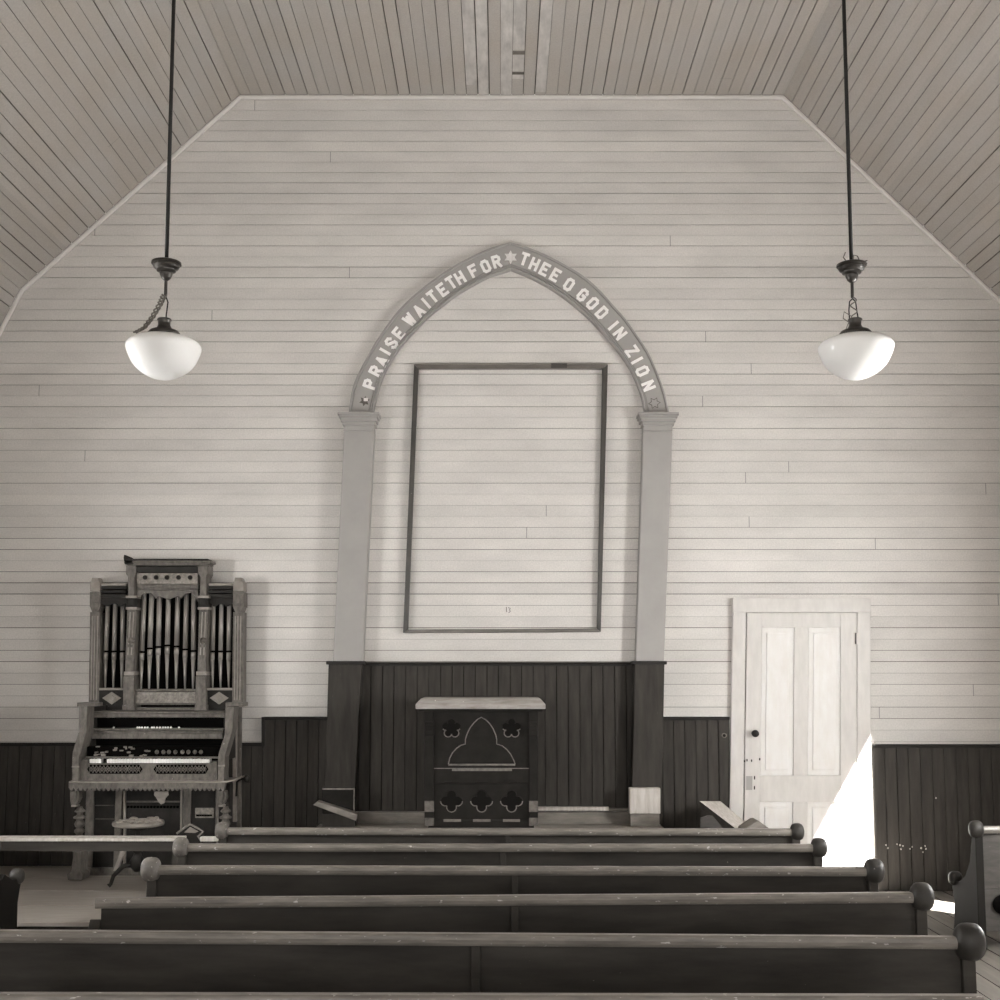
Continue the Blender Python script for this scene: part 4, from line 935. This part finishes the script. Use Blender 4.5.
# ------------------------------------------------------------------ hanging lamps
def lamp(px, py_can, gx, labelt, wires, nx):
    YL = 5.2; s_ = YL / F; s_ = s_ * 1.02
    cx, cz = PX(px, py_can, YL)
    t = thing('pendant_lamp', (cx, YL, ZC), labelt, 'lamp', 'schoolhouse pendant lamps')
    mb = MB(); mb.tube([(cx, YL, ZC - .002), (cx, YL, cz)], .0088, 12); mb.build('rod', m_iron, t)
    mb = MB(); mb.lathe([(.001, 0), (.06, 0), (.06, -.02), (.03, -.05), (.012, -.055)], (cx, YL, ZC), 'z'); mb.build('ceiling_plate', m_iron, t)
    k_ = s_
    mb = MB(); mb.lathe([(.9 * k_, -.2 * k_), (13.8 * k_, 0), (14.8 * k_, -.6 * k_), (14.8 * k_, -2.4 * k_), (13.2 * k_, -3 * k_), (13.2 * k_, -4.6 * k_), (12 * k_, -6.6 * k_), (9.8 * k_, -8.2 * k_), (9.4 * k_, -9.6 * k_), (6.2 * k_, -10.4 * k_), (6.6 * k_, -12 * k_), (6 * k_, -14 * k_), (4.6 * k_, -17 * k_), (3.2 * k_, -18.4 * k_), (1.8 * k_, -19.5 * k_)], (cx, YL, cz), 'z', n=40, smooth=False); mb.build('canopy', m_brass, t)
    mb = MB(); mb.tube([(cx, YL, cz - 19 * k_), (cx, YL, cz - 35 * k_)], 1.7 * k_, 10); mb.build('stem', m_brass, t)
    gxx, gz = PX(gx, 336, YL)         # top of globe
    nxx = PX(nx, 320, YL)[0]
    zl = cz - 35 * k_
    # neck
    mb = MB(); mb.lathe([(.001, 17.5 * k_), (6.8 * k_, 17.5 * k_), (7.2 * k_, 16.2 * k_), (6.2 * k_, 15 * k_), (6 * k_, 11 * k_), (8 * k_, 7 * k_), (14 * k_, 5 * k_), (16 * k_, 2.5 * k_), (16 * k_, .5 * k_), (14 * k_, 0), (.001, 0)], (gxx, YL, gz), 'z', n=32); mb.build('fitter', m_brass, t)
    gp = [(14.5, .5), (17, -.6), (24, -2.2), (30, -4.6), (34.5, -7.2), (36.6, -10), (37, -12.5), (36, -16.5), (34.2, -21), (31.6, -26.5), (28.5, -31), (24.5, -35), (19, -39), (13, -42), (7, -43.9), (3, -44.5), (.05, -44.7)]
    mb = MB(); mb.lathe([(a * k_, b * k_) for a, b in gp], (gxx, YL, gz), 'z', n=48); mb.build('globe_shade', m_opal, t)
    # loop links
    top = Vector((cx, YL, zl)); bot = Vector((nxx, YL, gz + 17 * k_)); mid = (top + bot) / 2
    if wires == 'twist':
        A_ = top; pts_ = [Vector((cx - 1 * s_, YL - .01, zl)), Vector((cx - 4 * s_, YL - .02, zl - 10 * s_)), Vector((cx - 10 * s_, YL - .035, zl - 24 * s_)), Vector((cx - 17 * s_, YL - .05, zl - 36 * s_)), Vector((cx - 26 * s_, YL - .05, zl - 41 * s_))]
        for ph in (0, 2.1, 4.2):
            o_ = []
            for i in range(49):
                u = i / 48 * (len(pts_) - 1); j = min(int(u), len(pts_) - 2); p = pts_[j].lerp(pts_[j + 1], u - j); am = 2.6 * s_ * (1 - .4 * i / 48); o_.append(p + Vector((am * math.cos(i * .55 + ph), am * math.sin(i * .55 + ph), 0)))
            q = MB(); q.tube(o_, .0042, 6); q.build('wire', m_wire, t)
        q = MB(); q.tube([top, top + Vector((.012, 0, -.03)), top + Vector((.006, 0, -.085)), bot + Vector((0, 0, -.004))], .0035, 6); q.build('hanger_link', m_iron, t)
    else:
        for sgn in (-1, 1):
            o_ = [top + Vector((0, 0, -.004)), top + Vector((sgn * .014, 0, -.018)), top + Vector((sgn * .018, 0, -.06)), bot + Vector((sgn * .02, 0, 0))]
            q = MB(); q.tube(o_, .003, 6); q.build('hanger_link', m_iron, t)
        o_ = []
        for i in range(30):
            u = i / 29; o_.append(top.lerp(bot, u) + Vector((.014 * math.sin(u * 12), -.01, 0)))
        q = MB(); q.tube(o_, .003, 6); q.build('wire', m_wire, t)
        o_ = [bot + Vector((-.02, -.02, .01)), bot + Vector((-.05, -.02, .03)), bot + Vector((-.055, -.02, .0)), bot + Vector((-.03, -.02, -.02)), bot + Vector((-.048, -.02, -.06))]
        q = MB(); q.tube(o_, .0024, 6); q.build('wire', m_wire, t)
        c_ = Vector((cx, YL, cz))
        for pts in ([(.0, -.01, .0), (.006, -.02, .035), (.022, -.02, .03), (.028, -.03, .005)], [(-.03, -.03, .0), (-.045, -.03, .02), (-.035, -.03, .045)], [(.03, -.04, -.005), (.06, -.04, .002)], [(.03, -.045, -.02), (.058, -.045, -.012), (.045, -.045, -.03)]):
            q = MB(); q.tube([c_ + Vector(p) for p in pts], .0028, 6); q.build('loose_wire', m_wire, t)
lamp(166.5, 262, 164, 'left hanging white glass globe lamp with twisted wires slipping off its left side', 'twist', 166)
lamp(851.5, 264, 855.5, 'right hanging white glass globe lamp with frayed wires around its canopy', 'loop', 854)
